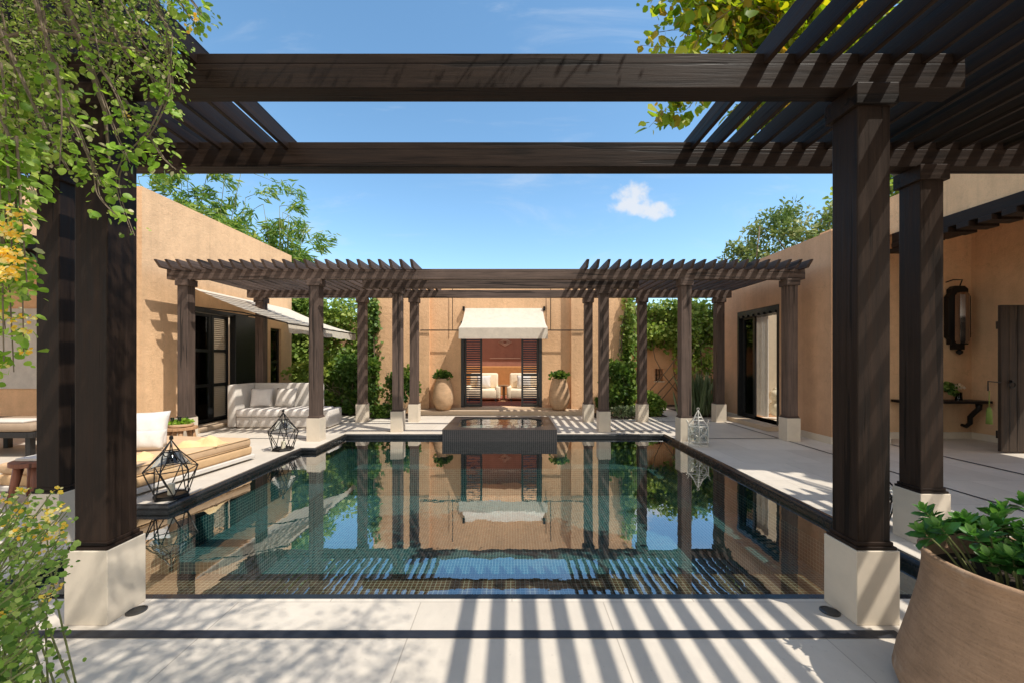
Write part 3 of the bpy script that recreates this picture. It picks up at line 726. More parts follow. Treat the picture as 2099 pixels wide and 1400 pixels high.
# ---- pavilion at the far end
pv = thing('pavilion', 'ochre garden pavilion facing down the pool with louvred doors and a cream awning', 'pavilion', (-.3, 13, 0))
PT = 4.05
mb = MB(); wall_y(mb, 12.28, 12.6, -2.45, 1.75, 0, PT, [(-1.53, .90, .15, 2.72)])
mb.box(-4.1, -2.45, 12.1, 12.6, 0, PT+.01).box(1.75, 3.55, 12.1, 12.6, 0, PT+.01)
mb.box(-4.1, -3.8, 12.6, 17, 0, PT).box(3.25, 3.55, 12.6, 17, 0, PT).box(-3.8, 3.25, 16.7, 17, 0, PT).box(-3.8, 3.25, 16.0, 16.7, 3.3, 3.6)
mb.build('wall', STU, pv)
mb = MB(); mb.box(-3.8, 3.25, 16.6, 16.69, 0, 3.29); mb.build('back_wall', MAROON, pv)
mb = MB(); mb.box(-2.9, 2.3, 11.55, 12.275, .002, .12).box(-1.8, 1.2, 12.0, 12.275, .12, .15); mb.box(-3.79, 3.24, 12.61, 16.6, .01, .14).box(-1.52, .89, 12.275, 12.61, .1, .145); mb.build('threshold', SILL, pv)
for q_ in ((-2.44, -1.6), (1.0, 1.745)): MB().box(*q_, 12.245, 12.278, .122, .24).build('skirting', STUR, pv)
mb = MB(); mb.box(-1.525, -1.44, 12.26, 12.5, .15, 2.71).box(.81, .895, 12.26, 12.5, .15, 2.71).box(-1.44, .81, 12.26, 12.5, 2.62, 2.71); mb.build('door_frame', DARKP, pv)
for xa, xb in ((-1.435, -.90), (.28, .805)):
    d = MB(); d.box(xa, xa+.06, 12.36, 12.41, .16, 2.61).box(xb-.06, xb, 12.36, 12.41, .16, 2.61)
    for z in (.16, 1.08, 2.53): d.box(xa+.06, xb-.06, 12.362, 12.408, z, z+.08)
    o = d.build('louvred_door', DARKP, pv); s_ = MB()
    for k in range(34):
        z = .27+k*.0675
        if 1.05 < z < 1.18: continue
        M = Matrix.Translation(((xa+xb)/2, 12.385, z)) @ Matrix.Rotation(.55, 4, 'X'); s_.box(-(xb-xa)/2+.06, (xb-xa)/2-.06, -.024, .024, -.004, .004, M)
    s_.build('louvre_slats', WBLK, o)
# thin dark tie rods on the facade
mb = MB(); mb.tube([(-2.70, 12.06, 2.43), (-1.42, 12.06, 2.43)], .016, 6).tube([(.93, 12.06, 2.43), (2.15, 12.06, 2.43)], .016, 6)
mb.tube([(-1.77, 12.20, 2.43), (-1.77, 12.20, 3.7)], .011, 6).tube([(1.15, 12.20, 2.43), (1.15, 12.20, 3.7)], .011, 6); mb.build('tie_rod', BLACKM, pv)
def aw2(a, b):
    x = -1.40+2.32*b; sag = math.sin(PI*a)*.10; fl = .05*a
    return (-.24+(x+.24)*(1+fl), 12.27-1.05*a**1.15, 3.10-.66*a-sag)
mb = MB().grid(aw2, 14, 16)
mb.grid(lambda a, b: (-.24+(-1.16+2.32*b)*1.05, 11.22-.02*a, 2.44-.30*a), 3, 16)
for sg in (-1, 1):
    mb.grid(lambda a, b, sg=sg: (-.24+sg*1.16*(1+.05*a), 12.27-1.05*a**1.15, (3.10-.66*a-math.sin(PI*a)*.10)-b*.30*a), 14, 3)
aw = mb.build('awning', CANVAS, pv, smooth=True, angle=.9)
mb = MB()
for x in (-1.44, .96): mb.box(x-.03, x+.03, 12.16, 12.27, 3.02, 3.14); mb.tube([(x, 12.25, 2.7), (x*1.0, 11.26, 2.42)], .013, 6)
mb.build('awning_bracket', BLACKM, aw)
# things inside the pavilion
def armchair(x, label):
    t = thing('armchair', label, 'armchair', (x, 14.25, .14), 0, 'armchairs inside the pavilion')
    MB().rbox(-.5, .5, -.35, .5, .10, .42, .05).build('seat', CREAM, t, smooth=True, local=True)
    MB().rbox(-.5, .5, .32, .55, .42, .95, .06).build('backrest', CREAM, t, smooth=True, local=True)
    for s in (-1, 1): MB().rbox(s*.52-.08, s*.52+.08, -.35, .5, .1, .52, .04).build('arm', CREAM, t, smooth=True, local=True)
    MB().pillow(.5, .45, .18, Matrix.Translation((0, .2, .66)) @ Matrix.Rotation(-.2, 4, 'X')).build('cushion', LINEN, t, smooth=True, local=True)
    lg = MB()
    for sx in (-.45, .45):
        for sy in (-.3, .45): lg.box(sx-.03, sx+.03, sy-.03, sy+.03, 0, .1)
    lg.build('leg', WBLK, t, local=True)
armchair(-1.0, 'white armchair behind the left louvred door of the pavilion')
armchair(.42, 'white armchair behind the right louvred door of the pavilion')
t = thing('side_table', 'small brown pedestal table between the two white armchairs', 'side table', (-.28, 14.1, .14))
MB().lathe([(.17, 0), (.16, .03), (.05, .06), (.045, .50), (.2, .53), (.2, .56)], (0, 0, 0), 20).build('pedestal', WTAN, t, smooth=True, angle=.6, local=True)
hb = tag(MB().rbox(-2.6, 2.1, 16.45, 16.59, .14, 1.3, .04).build('headboard', ORNG, None), 'long orange headboard along the maroon back wall inside the pavilion', 'headboard')
tag(MB().box(-2.2, 1.7, 12.75, 16.2, .141, .152).build('rug', RUG, None), 'red rug on the pavilion floor behind the open doors', 'rug')
mb = MB(); 
for k in range(3): mb.tube([(-.28+r*dx, 16.57, 2.25+r*dz*.6) for (dx, dz), r in zip(((1,0),(0,1),(-1,0),(0,-1)), [.26-.07*k]*4)], .02, 4, True)
mb.box(-.9, .34, 16.56, 16.58, 1.6, 1.63).box(-.9, .34, 16.56, 16.58, 2.78, 2.81)
tag(mb.build('wall_hanging', plain('pale_thread', (.6, .4, .3), .8), None), 'pale diamond wall hanging on the maroon wall inside the pavilion', 'wall hanging')

# ---- garden walls behind
gw = thing('garden_wall', 'ochre garden wall with a small niche behind the right side of the pergola', 'garden wall', (6, 14.5, 0))
mb = MB(); wall_y(mb, 14.4, 14.8, 3.56, 9.5, 0, 3.3, [(5.02, 5.32, .82, 1.25)]); mb.box(5.02, 5.32, 14.6, 14.8, .82, 1.25); mb.build('wall', STUR, gw)
mb = MB()
for k in range(2): mb.box(5.09+k*.1, 5.11+k*.1, 14.45, 14.47, .82, 1.25)
mb.box(5.02, 5.32, 14.45, 14.47, 1.03, 1.05); mb.build('grille', BLACKM, gw)
MB().box(4.98, 5.36, 14.38, 14.6, .78, .82).build('sill', PLIN, gw)
g2 = thing('garden_wall', 'garden wall hidden behind foliage between the left house and the pavilion', 'garden wall', (-5.6, 15, 0))
MB().box(-11.5, -4.12, 14.8, 15.1, 0, 3.0).build('wall', STUR, g2)

# ================================================================== furniture
def lantern(name, label, loc, M, white=False, rz=0, group=None, s=1.0):
    t = thing(name, label, 'lantern', loc, rz, group)
    k = 6
    def ring(r, z, ph=0): return [Vector((r*s*math.cos(2*PI*i/k+ph), r*s*math.sin(2*PI*i/k+ph), z*s)) for i in range(k)]
    w = .0065
    f = MB()
    if not white:
        b = ring(.165, .035); m_ = ring(.25, .33, PI/6); u_ = ring(.085, .53); ap = Vector((0, 0, .66*s))
        f.tube(b, w, 5, True).tube(m_, w, 5, True).tube(u_, w, 5, True)
        for i in range(k):
            f.tube([b[i], m_[i]], w, 5).tube([b[i], m_[i-1]], w, 5).tube([m_[i], u_[i]], w, 5).tube([m_[i], u_[(i+1) % k]], w, 5).tube([u_[i], ap], w, 5)
        f.lathe([(.006*s, .66*s), (.02*s, .665*s), (.02*s, .70*s), (.006*s, .71*s)], (0, 0, 0), 10)
        f.build('wire_frame', M, t, local=True)
        MB().lathe([(.18*s, 0), (.18*s, .018*s), (.165*s, .03*s)], (0, 0, 0), 6).build('base', M, t, local=True)
        MB().lathe([(.20*s, .345*s), (.08*s, .52*s)], (0, 0, 0), 18, cap=False).build('glass', GLASS, t, smooth=True, local=True)
    else:
        b = ring(.17, .03); b2 = ring(.19, .07); m_ = ring(.19, .36); u_ = ring(.10, .46); u2 = ring(.07, .52); ap = Vector((0, 0, .64*s))
        for r_ in (b, b2, m_, u_, u2): f.tube(r_, w*1.2, 5, True)
        for i in range(k):
            j = (i+1) % k
            f.tube([b[i], b2[i], m_[i], u_[i], u2[i], u2[i].lerp(ap, .6)+Vector((0, 0, .01)), ap], w*1.2, 5)
            c0 = (b2[i]+b2[j]+m_[i]+m_[j])/4; e = (b2[j]-b2[i]).normalized()
            f.tube([c0+e*.075*s*math.cos(q)+Vector((0, 0, .075*s*math.sin(q)-.07*s)) for q in np.linspace(0, 2*PI, 13)[:-1]], w*.8, 4, True)
            f.tube([c0+e*.06*s*math.cos(q)+Vector((0, 0, .06*s*math.sin(q)+.07*s)) for q in np.linspace(0, 2*PI, 13)[:-1]], w*.8, 4, True)
            f.tube([b2[i], c0, b2[j]], w*.8, 4).tube([m_[i], c0, m_[j]], w*.8, 4)
            f.tube([m_[i], (m_[i]*1.18)+Vector((0, 0, .03)), m_[i]+Vector((0, 0, .05))], w*.8, 4)
        f.tube([Vector((.025*math.cos(q), 0, .665*s+.025*math.sin(q))) for q in np.linspace(0, 2*PI, 11)[:-1]], w*.8, 4, True)
        f.build('wire_frame', M, t, local=True)
        MB().lathe([(.19*s, 0), (.19*s, .02*s), (.17*s, .03*s)], (0, 0, 0), 6).build('base', M, t, local=True)
        MB().lathe([(.175*s, .07*s), (.175*s, .36*s)], (0, 0, 0), 6, cap=False).build('glass', GLASS, t, local=True)
    MB().lathe([(.001, .02*s), (.035*s, .022*s), (.036*s, .15*s), (.03*s, .155*s), (.002, .15*s)], (0, 0, 0), 14).build('candle', CANDLE, t, smooth=True, angle=.7, local=True)
    return t
lantern('lantern', 'large black geometric wire lantern on the pool edge in front of the daybed', (-3.95, 4.75, .002), BLACKM, False, .3)
lantern('lantern', 'smaller looking black wire lantern near the left plinth at the far pool corner', (-4.02, 7.2, .002), BLACKM, False, .7)
lantern('lantern', 'white metal lantern with curled wire sides beside the right plinth of the far pergola', (3.46, 7.62, .002), WHITEM, True, .2)
lantern('lantern', 'dark wire lantern half hidden behind the right front posts of the near pergola', (3.47, 4.02, .002), BLACKM, False, .1)

# daybed with its loose cushions and towels
db = thing('daybed', 'low daybed with a tan mattress on the deck left of the pool', 'daybed', (-5.1, 5.7, 0), -.14)
MB().rbox(-.95, .88, -.97, .97, .03, .09, .01).build('frame', GREYLIN, db, local=True)
MB().rbox(-.94, .85, -.95, .95, .09, .22, .035, 3).build('base_cushion', TANM, db, smooth=True, local=True)
MB().rbox(-.94, .84, -.94, .94, .22, .35, .04, 3).build('mattress', cloth('buff_mattress', (.60, .41, .25)), db, smooth=True, local=True)
sm = MB()
for z in (.232, .338): sm.tube([(.838, -.90, z), (.838, .90, z)], .007, 6)
sm.build('piping', TANM, db, smooth=True, local=True)
def pillow(name, label, cat, c, w, h, th, rz, tilt, mat, group=None):
    M = Matrix.Rotation(rz, 4, 'Z') @ Matrix.Rotation(tilt, 4, 'X')
    o = MB().pillow(w, h, th, M).build(name, mat, None, smooth=True); o.location = c; ORG[o.name] = Vector(c)
    return tag(o, label, cat, group)
pillow('cushion', 'big white back cushion propped at the head of the daybed', 'cushion', (-5.20, 5.78, .60), .58, .52, .18, .42, -.30, LINEN)
pillow('cushion', 'lilac cushion at the left edge of the daybed', 'cushion', (-5.28, 5.42, .54), .42, .40, .15, .7, -.3, LILAC)
pillow('cushion', 'small oblong grey cushion in front of the big white one on the daybed', 'cushion', (-4.98, 5.56, .50), .46, .28, .14, .30, -.38, GREYLIN)
def heap(c, w, d, h, seed, rz):
    R = np.random.default_rng(seed); ph = R.random(8)*6
    def fn(a, b):
        x = (a-.5)*w; y = (b-.5)*d; e = max(0, 1-abs(2*a-1)**3)*max(0, 1-abs(2*b-1)**3)
        z = h*e*(.45+.3*math.sin(7*a+ph[0]+3*b)+.25*math.sin(9*b+ph[1]-4*a))+.004+.012*math.sin(23*a+ph[2])*e
        X = x*math.cos(rz)-y*math.sin(rz); Y = x*math.sin(rz)+y*math.cos(rz)
        return (c[0]+X*(1+.1*math.sin(5*b+ph[3])), c[1]+Y*(1+.12*math.sin(6*a+ph[4])), c[2]+max(z, .004))
    return MB().grid(fn, 28, 24)
tag(heap((-4.50, 5.95, .348), .56, .34, .19, 3, .2).build('towel', YELL, None, smooth=True), 'crumpled yellow towel lying on the tan daybed beside the lantern', 'towel')
tag(heap((-4.72, 5.08, .348), .44, .30, .15, 5, .5).build('towel', YELL, None, smooth=True), 'yellow towel on the near end of the daybed just right of the post', 'towel')

def stool(name, label, c, r, h, mat):
    t = thing(name, label, 'side table', c)
    MB().lathe([(r*.98, h-.05), (r, h-.045), (r, h-.004), (r*.97, h)], (0, 0, 0), 28).build('tabletop', mat, t, smooth=True, angle=.5, local=True)
    for i in range(5):
        q = 2*PI*i/5+.3
        MB().tube([(r*.92*math.cos(q), r*.92*math.sin(q), 0), (r*.66*math.cos(q), r*.66*math.sin(q), h-.05)], [.03, .045], 8).build('leg', mat, t, smooth=True, local=True)
    return t
stool('side_table', 'round wooden side table with splayed legs behind the daybed', (-6.15, 7.62, 0), .25, .34, WTAN)
t = thing('planted_tray', 'green planted tray with glass votives on the round side table', 'planter', (-6.15, 7.62, .34))
MB().lathe([(.16, 0), (.19, .02), (.19, .05), (.17, .05)], (0, 0, 0), 24).build('tray', TERRA, t, smooth=True, angle=.5, local=True)
pos, off, tone = clump_points((-6.15, 7.62, .42), (.19, .19, .07), 14, 500, .5)
leaves('leaves', pos, rdir(500, .6), rdir(500, 1), .05, OVAL, L_VINE, t)
for k in range(3): MB().lathe([(.028, 0), (.03, .12), (.027, .12), (.025, .005)], (-.1+.09*k, -.08+.05*k, .06), 12).build('votive', GLASS, t, smooth=True, local=True)

# wing sofa
sf = thing('sofa', 'pale high-backed outdoor sofa under the far pergola beside the left house', 'sofa', (-5.3, 9.9, 0))
MB().rbox(-6.36, -4.72, 10.12, 10.32, .02, 1.0, .03).build('backrest', GREYLIN, sf, smooth=True)
MB().rbox(-6.56, -6.36, 9.42, 10.32, .02, 1.0, .04).build('wing', GREYLIN, sf, smooth=True)
MB().rbox(-4.35, -4.20, 9.40, 10.12, .02, .42, .03).build('arm', GREYLIN, sf, smooth=True)
MB().rbox(-6.35, -4.36, 9.42, 10.11, .02, .26, .03).build('seat', GREYLIN, sf, smooth=True)
for k in range(2): MB().rbox(-6.35+k, -5.36+k, 9.38, 10.1, .26, .44, .05, 3).build('seat_cushion', LINEN, sf, smooth=True)
pillow('cushion', 'white square cushion leaning in the left corner of the pale sofa', 'cushion', (-6.02, 9.86, .67), .5, .46, .18, .25, -.25, LINEN)
pillow('cushion', 'cream square cushion leaning in the middle of the pale sofa', 'cushion', (-5.45, 9.88, .67), .52, .46, .18, -.1, -.25, GREYLIN)

# left loggia bits seen past the vine
bs = thing('bench', 'cushioned bench inside the left loggia behind the flowering shrub', 'bench', (-8.6, 6.9, 0))
MB().rbox(-10.5, -7.7, 6.6, 7.5, .32, .42, .02).build('frame', WBLK, bs)
MB().rbox(-10.5, -7.72, 6.58, 7.5, (.42), .56, .05, 3).build('seat_cushion', cloth('taupe_cushion', (.33, .25, .18)), bs, smooth=True)
MB().rbox(-9.2, -7.9, 6.62, 6.95, .56, .60, .015).build('throw', GREYLIN, bs, smooth=True)
for x in (-10.3, -9.1, -7.85):
    for y in (6.68, 7.4): MB().box(x-.04, x+.04, y-.04, y+.04, 0, .32).build('leg', WBLK, bs)
stool('side_table', 'round reddish wooden side table left of the second post at the left edge', (-5.42, 4.72, 0), .25, .45, wood('red_wood', (.22, .085, .05), 2, .5, .35))
tag(MB().rbox(-5.58, -5.28, 4.6, 4.84, .452, .482, .006).build('folded_towel', GREYLIN, None), 'folded grey towel lying on the round table at the left edge', 'towel')
mb = MB(); mb.box(-10.9, -8.4, 8.24, 8.28, 1.0, 2.6); o = struct(mb.build('loggia_screen', CURT, None)); del o['kind']
tag(o, 'pale cream blind on the back wall of the left loggia', 'blind')

# pots by the pavilion doors
POTPROF = [(.12, 0), (.20, .03), (.285, .22), (.305, .40), (.28, .60), (.235, .78), (.20, .87), (.205, .90), (.195, .915), (.17, .90), (.165, .84)]
def pot_plant(t, c, r, n, size, mat, hgt):
    pos, off, tone = clump_points(c, (r, r, hgt), 12, n, .5)
    d = unit(off+np.array([0, 0, .2])); leaves('plant', pos, d, rdir(n, 1.2), size*(.6+.6*RNG.random(n)), OVAL, mat, t)
for x, lab in ((-1.98, 'tall pale terracotta jar with a small plant left of the pavilion doors'), (1.36, 'tall pale terracotta jar with a small plant right of the pavilion doors')):
    t = thing('planter_jar', lab, 'planter', (x, 11.82, .12), 0, 'terracotta jars by the pavilion doors')
    MB().lathe(POTPROF, (0, 0, 0), 36, .006).build('jar', TERRA, t, smooth=True, local=True)
    MB().lathe([(.001, .83), (.168, .835), (.168, .845), (.001, .845)], (0, 0, 0), 20).build('soil', SOIL, t, local=True)
    pot_plant(t, (x, 11.82, .12+1.0), .26, 420, .09, L_BUSH, .14)
# big pot in the foreground
bp = thing('planter_jar', 'huge brown terracotta pot of glossy green leaves in the right foreground', 'planter', (2.284, 1.776, 0))
MB().lathe([(.40, 0), (.45, .02), (.468, .07), (.455, .15), (.433, .24), (.413, .32), (.393, .41), (.376, .50), (.366, .58), (.363, .64), (.366, .665), (.376, .678), (.379, .692), (.372, .702), (.356, .702), (.342, .69), (.335, .58)], (0, 0, 0), 72, .004).build('jar', TERRAB, bp, smooth=True, local=True)
MB().lathe([(.001, .585), (.338, .59), (.338, .60), (.001, .60)], (0, 0, 0), 30).build('soil', SOIL, bp, local=True)
st = MB(); LP, LD, LN, LS, LR = [], [], [], [], []
for i in range(64):
    q = RNG.random()*2*PI; rr = .33*math.sqrt(RNG.random()); h = .0+.13*RNG.random()*(1-.4*rr/.33)
    if i % 9 == 0: h += .09
    lean = (.06+.12*RNG.random())*(.1 if math.sin(q) < .1 else .9)
    b0 = Vector((2.284+rr*.7*math.cos(q), 1.776+rr*.7*math.sin(q), .58)); tp = Vector((2.284+(rr*.9+lean*rr/.33)*math.cos(q), 1.776+(rr*.88+lean*rr/.33)*math.sin(q), .75+h))
    st.tube([b0, b0.lerp(tp, .5)+Vector((0, 0, .02)), tp], [.005, .004, .003], 5)
    ax = (tp-b0).normalized()
    for k in range(13):
        az = k*2.4+q; el = .22+1.0*(k/13)**1.2
        o1 = ax.orthogonal().normalized(); o2 = ax.cross(o1)
        d = (o1*math.cos(az)+o2*math.sin(az))*math.cos(el)+ax*math.sin(el)
        LP.append(tp-ax*.05*(1-k/13)); LD.append(d); LN.append(ax*1.0+Vector(RNG.normal(size=3))*.15); LS.append((.086-.045*k/13)*(.8+.4*RNG.random())); LR.append(.25+.6*k/13+.2*RNG.random())
st.build('stem', TWIG, bp)
leaves('leaves', [tuple(p) for p in LP], [tuple(p) for p in LD], [tuple(p) for p in LN], LS, OVAL*np.array([1, .62, 1]), L_POT, bp, np.array(LR)-.15)

# in-ground lights
for (x, y, lab) in ((P(280, 1252, 2.6).x, 2.60, 'round recessed ground light beside the left plinth'), (P(1701, 1253, 2.595).x, 2.595, 'round recessed ground light beside the right plinth')):
    t = thing('ground_light', lab, 'ground light', (x, y, 0), 0, 'recessed lights in the paving')
    MB().lathe([(.055, .001), (.055, .006), (.046, .008), (.045, .004)], (0, 0, 0), 28).build('ring', STEEL, t, smooth=True, angle=.5, local=True)
    MB().lathe([(.001, .003), (.045, .003), (.045, .005), (.001, .005)], (0, 0, 0), 24).build('lens', DARKP, t, local=True)

# loggia wall pieces on the right
mr_ = thing('wall_lantern', 'dark tall wall lantern of stepped metal panels on the loggia wall at right', 'wall lantern', (8.9, 8.2, 1.7))
mb = MB()
pts = [(-.10, 0), (-.10, .10), (-.17, .10), (-.17, .2), (-.22, .24), (-.22, 1.05), (-.17, 1.12), (-.17, 1.2), (-.10, 1.26), (.10, 1.26), (.17, 1.2), (.17, 1.12), (.22, 1.05), (.22, .24), (.17, .2), (.17, .10), (.10, .10), (.10, 0)]
MB().prism([(p[0]+8.9, p[1]+1.78) for p in pts], 1, 8.14, 8.24).build('backplate', BLACKM, mr_, bevel=.006)
MB().lathe([(.09, 0), (.12, .05), (.12, .95), (.09, 1.0)], (8.9, 8.12, 1.9), 10).build('shade', MIRR, mr_)
MB().lathe([(.01, 0), (.05, .03), (.055, .07), (.02, .1)], (8.9, 8.15, 1.68), 12).tube([(8.9, 8.15, 3.02), (8.9, 8.10, 3.15), (8.72, 8.10, 3.15), (8.68, 8.2, 3.12)], .012, 6).build('finial', BLACKM, mr_)
cs = thing('console_shelf', 'dark wall-mounted console shelf on scroll brackets in the right loggia', 'console', (8.5, 8.0, 0))
MB().box(7.6, 9.2, 7.84, 8.22, .74, .79).build('shelf', WBLK, cs, bevel=.006)
for x in (7.9, 9.0):
    MB().tube([(x, 7.9, .73), (x, 7.90, .64), (x, 7.97, .56), (x, 8.05, .46), (x, 8.05, .34), (x, 8.12, .26), (x, 8.2, .28)], [.05, .045, .042, .042, .04, .035, .03], 8).build('bracket', BLACKM, cs, smooth=True)
vs = thing('flower_vase', 'small glass vase of pale pink flowers on the dark console shelf', 'vase', (8.72, 8.0, .79))
MB().lathe([(.05, 0), (.055, .02), (.05, .16), (.045, .16), (.045, .01)], (0, 0, 0), 16).build('vase', GLASS, vs, smooth=True, local=True)
pos, off, tone = clump_points((8.72, 8.0, 1.02), (.13, .1, .09), 8, 120, .5); leaves('flowers', pos, rdir(120, .5), rdir(120, 1), .05, ROUND, FLOWP, vs)
pos, off, tone = clump_points((8.58, 8.0, 1.02), (.15, .1, .16), 8, 160, .5); leaves('foliage', pos, rdir(160, .5), rdir(160, 1), .06, OVAL, L_BUSH, vs)
tsl = MB(); tsl.tube([(8.07, 6.93, 1.06), (8.07, 6.93, .78)], .006, 5).lathe([(.02, .78), (.035, .72), (.042, .50), (.03, .50)], (8.07, 6.93, 0), 12)
tag(tsl.build('tassel', plain('green_silk', (.16, .22, .04), .8), None, smooth=True), 'green tassel hanging from the handle of the open plank door', 'tassel')
# vase inside the right doorway
vv_ = thing('floor_vase', 'pale round ceramic vases stacked in the right doorway', 'vase', (7.0, 10.85, .1))
MB().lathe([(.09, 0), (.17, .1), (.19, .2), (.15, .32), (.09, .37), (.16, .45), (.18, .55), (.13, .66), (.06, .70), (.07, .73)], (0, 0, 0), 24).build('body', CANDLE, vv_, smooth=True, local=True)

# ================================================================== plants
# bamboo behind the left house
def bamboo(label, base, c, rad, n, culms, group):
    t = thing('bamboo', label, 'bamboo', base, 0, group)
    mb = MB(); pos = []; dr_ = []
    for i in range(culms):
        q = Vector([c[k]+rad[k]*float(RNG.uniform(-1, 1)) for k in range(3)])
        b0 = Vector(base)+Vector((RNG.normal()*.5, RNG.normal()*.3, 0))
        pts = [b0.lerp(q, s) + Vector((0, 0, 1))*(.9*math.sin(PI*s)*0+ (1-(1-s)**2-s)*1.2) for s in np.linspace(0, 1, 9)]
        mb.tube(pts, [.03-.0028*k for k in range(9)], 6)
        for j in range(5):
            s = pts[4+min(j, 4)]; e = s+Vector((RNG.normal()*.8, RNG.normal()*.5, RNG.uniform(-.35, .45)))
            tw = [s.lerp(e, w)-Vector((0, 0, .25*w*w)) for w in np.linspace(0, 1, 6)]; mb.tube(tw, [.010, .009, .007, .006, .004, .003], 4)
            m_ = n//(culms*5); dd = np.array(e-s); dd = dd/np.linalg.norm(dd)
            nodes = [.35+.65*RNG.random()**.6 for q_ in range(max(3, m_//5))]+[.99]
            for k in range(m_):
                w = nodes[k % len(nodes)]; p = tw[int(w*4.99)].lerp(tw[int(w*4.99)+1], .5)
                pos.append(np.array(p)+RNG.normal(size=3)*.11); dr_.append(dd*.8+RNG.normal(size=3)*.55+np.array([0, 0, -.3]))
    mb.build('culm', TWIG, t, smooth=True)
    n = len(pos); leaves('leaves', pos, dr_, rdir(n, 1), .28*(.5+.8*RNG.random(n)), LANCE*np.array([1, 1.15, 1]), L_BAMB, t)
bamboo('feathery green bamboo rising behind the far end of the left house', (-8.6, 14.6, 0), (-9.3, 14.8, 5.4), (1.9, .9, 1.6), 18000, 40, 'bamboo behind the left house')
bamboo('dense bamboo rising behind the roof of the left house near the post', (-11.6, 14.6, 0), (-11.6, 14.4, 6.8), (1.9, .8, 1.7), 16000, 38, 'bamboo behind the left house')
plant('leafy_tree', 'mottled olive green tree rising above the right house wall', 'tree', (9.2, 13.2, 0), (9.0, 12.9, 4.7), (2.4, 1.2, 2.0), 14000, .13, LANCE*np.array([1, 2.6, 1]), L_OLIVE, 130, .17, .07, stems=14, jit=2.0, trunkname='trunk', crownname='crown')
plant('leafy_tree', 'bright green tree peeking between the right posts above the roof', 'tree', (12.2, 13.2, 0), (11.6, 12.6, 6.4), (1.7, 1.2, 1.5), 5000, .15, OVAL, L_HEDGE, 30, .3, .08, trunkname='trunk', crownname='crown')
# planting between left house and pavilion
def wall_climber(name, label, box, n, size, mat, tmpl=OVAL, lumps=26, group=None):
    (x0, x1), (y0, y1), (z0, z1) = box
    t = thing(name, label, 'climbing plant', ((x0+x1)/2, (y0+y1)/2, 0), 0, group)
    mb = MB()
    for i in range(7):
        a = Vector((RNG.uniform(x0, x1), y1, 0)); limb(mb, a, (RNG.uniform(x0, x1), (y0+y1)/2, z1-.2), .02, .008, .08)
    mb.build('stem', BARK, t, smooth=True)
    cc = np.c_[RNG.uniform(x0, x1, lumps), RNG.uniform(y0, y1, lumps), RNG.uniform(z0, z1, lumps)]
    idx = RNG.integers(0, lumps, n); r = np.array([(x1-x0), (y1-y0), (z1-z0)])
    pos = cc[idx]+RNG.normal(size=(n, 3))*np.maximum(r*.09, .06)
    pos[:, 2] = np.clip(pos[:, 2], .05, None)
    d = RNG.normal(size=(n, 3))*.6+np.array([0, -.5, -.6]); tone = RNG.random(lumps)[idx]
    nr = rdir(n)+np.array([0, -1.0, .6])
    leaves('leaves', pos, d, nr, size*(.6+.7*RNG.random(n)), tmpl, mat, t, np.clip(.5*tone+.5*RNG.random(n), 0, 1))
    return t
wall_climber('climbing_vine', 'tall curtain of climbing foliage in the gap left of the pavilion', ((-8.2, -4.2), (13.9, 14.7), (.6, 3.5)), 12000, .12, L_HEDGE, OVAL, 50)
wall_climber('climbing_vine', 'dark climber running up the left corner of the pavilion', ((-4.35, -3.95), (12.0, 12.3), (.1, 3.3)), 1800, .11, L_BUSH, OVAL, 26)
wall_climber('climbing_vine', 'narrow bright climber on the right corner of the pavilion', ((3.25, 3.62), (11.95, 12.2), (.3, 3.5)), 1900, .11, L_HEDGE, OVAL, 26)
wall_climber('climbing_vine', 'sunlit climber spilling over the top of the right garden wall', ((3.7, 7.6), (14.0, 14.45), (2.1, 3.45)), 7500, .12, L_HEDGE, OVAL, 60)
wall_climber('climbing_vine', 'vine hanging down the garden wall beside the right house', ((5.6, 6.6), (13.4, 14.3), (1.3, 3.4)), 2600, .11, L_HEDGE, OVAL, 30)
plant('leafy_shrub', 'rounded green shrub behind the pale sofa', 'shrub', (-5.6, 11.9, 0), (-5.5, 11.9, .95), (1.0, .6, .85), 4200, .11, OVAL, L_HEDGE, 34, .32, .02)
plant('leafy_shrub', 'dark green shrub behind the left plinths of the far pergola', 'shrub', (-4.5, 11.7, 0), (-4.45, 11.7, .95), (.8, .55, .95), 4200, .10, OVAL, L_BUSH, 34, .32, .02)
plant('leafy_shrub', 'slender leafy shrub between the two inner posts left of the pavilion doors', 'shrub', (-3.15, 11.5, 0), (-3.15, 11.5, .75), (.5, .4, .75), 2200, .09, OVAL, L_BUSH, 24, .33, .015)
plant('leafy_shrub', 'full green shrub right of the pavilion beside the inner posts', 'shrub', (2.75, 11.5, 0), (2.8, 11.55, .85), (.55, .45, .85), 3000, .10, OVAL, L_BUSH, 26, .33, .015)
plant('leafy_shrub', 'low sage green plant at the foot of the right inner posts', 'shrub', (3.0, 10.95, 0), (3.0, 10.98, .18), (.55, .2, .2), 1100, .07, LANCE*np.array([1, 2, 1]), L_SAGE, 16, .4, .006)
plant('leafy_shrub', 'small bright shrub below the niche in the garden wall', 'shrub', (4.05, 11.6, 0), (4.0, 11.6, .32), (.42, .3, .36), 1300, .09, OVAL, L_HEDGE, 16, .4, .008)
plant('leafy_shrub', 'low greenery beside the plinths left of the pavilion jar', 'shrub', (-3.5, 11.1, 0), (-3.6, 11.1, .18), (.6, .2, .2), 1200, .08, OVAL, L_BUSH, 16, .4, .006)
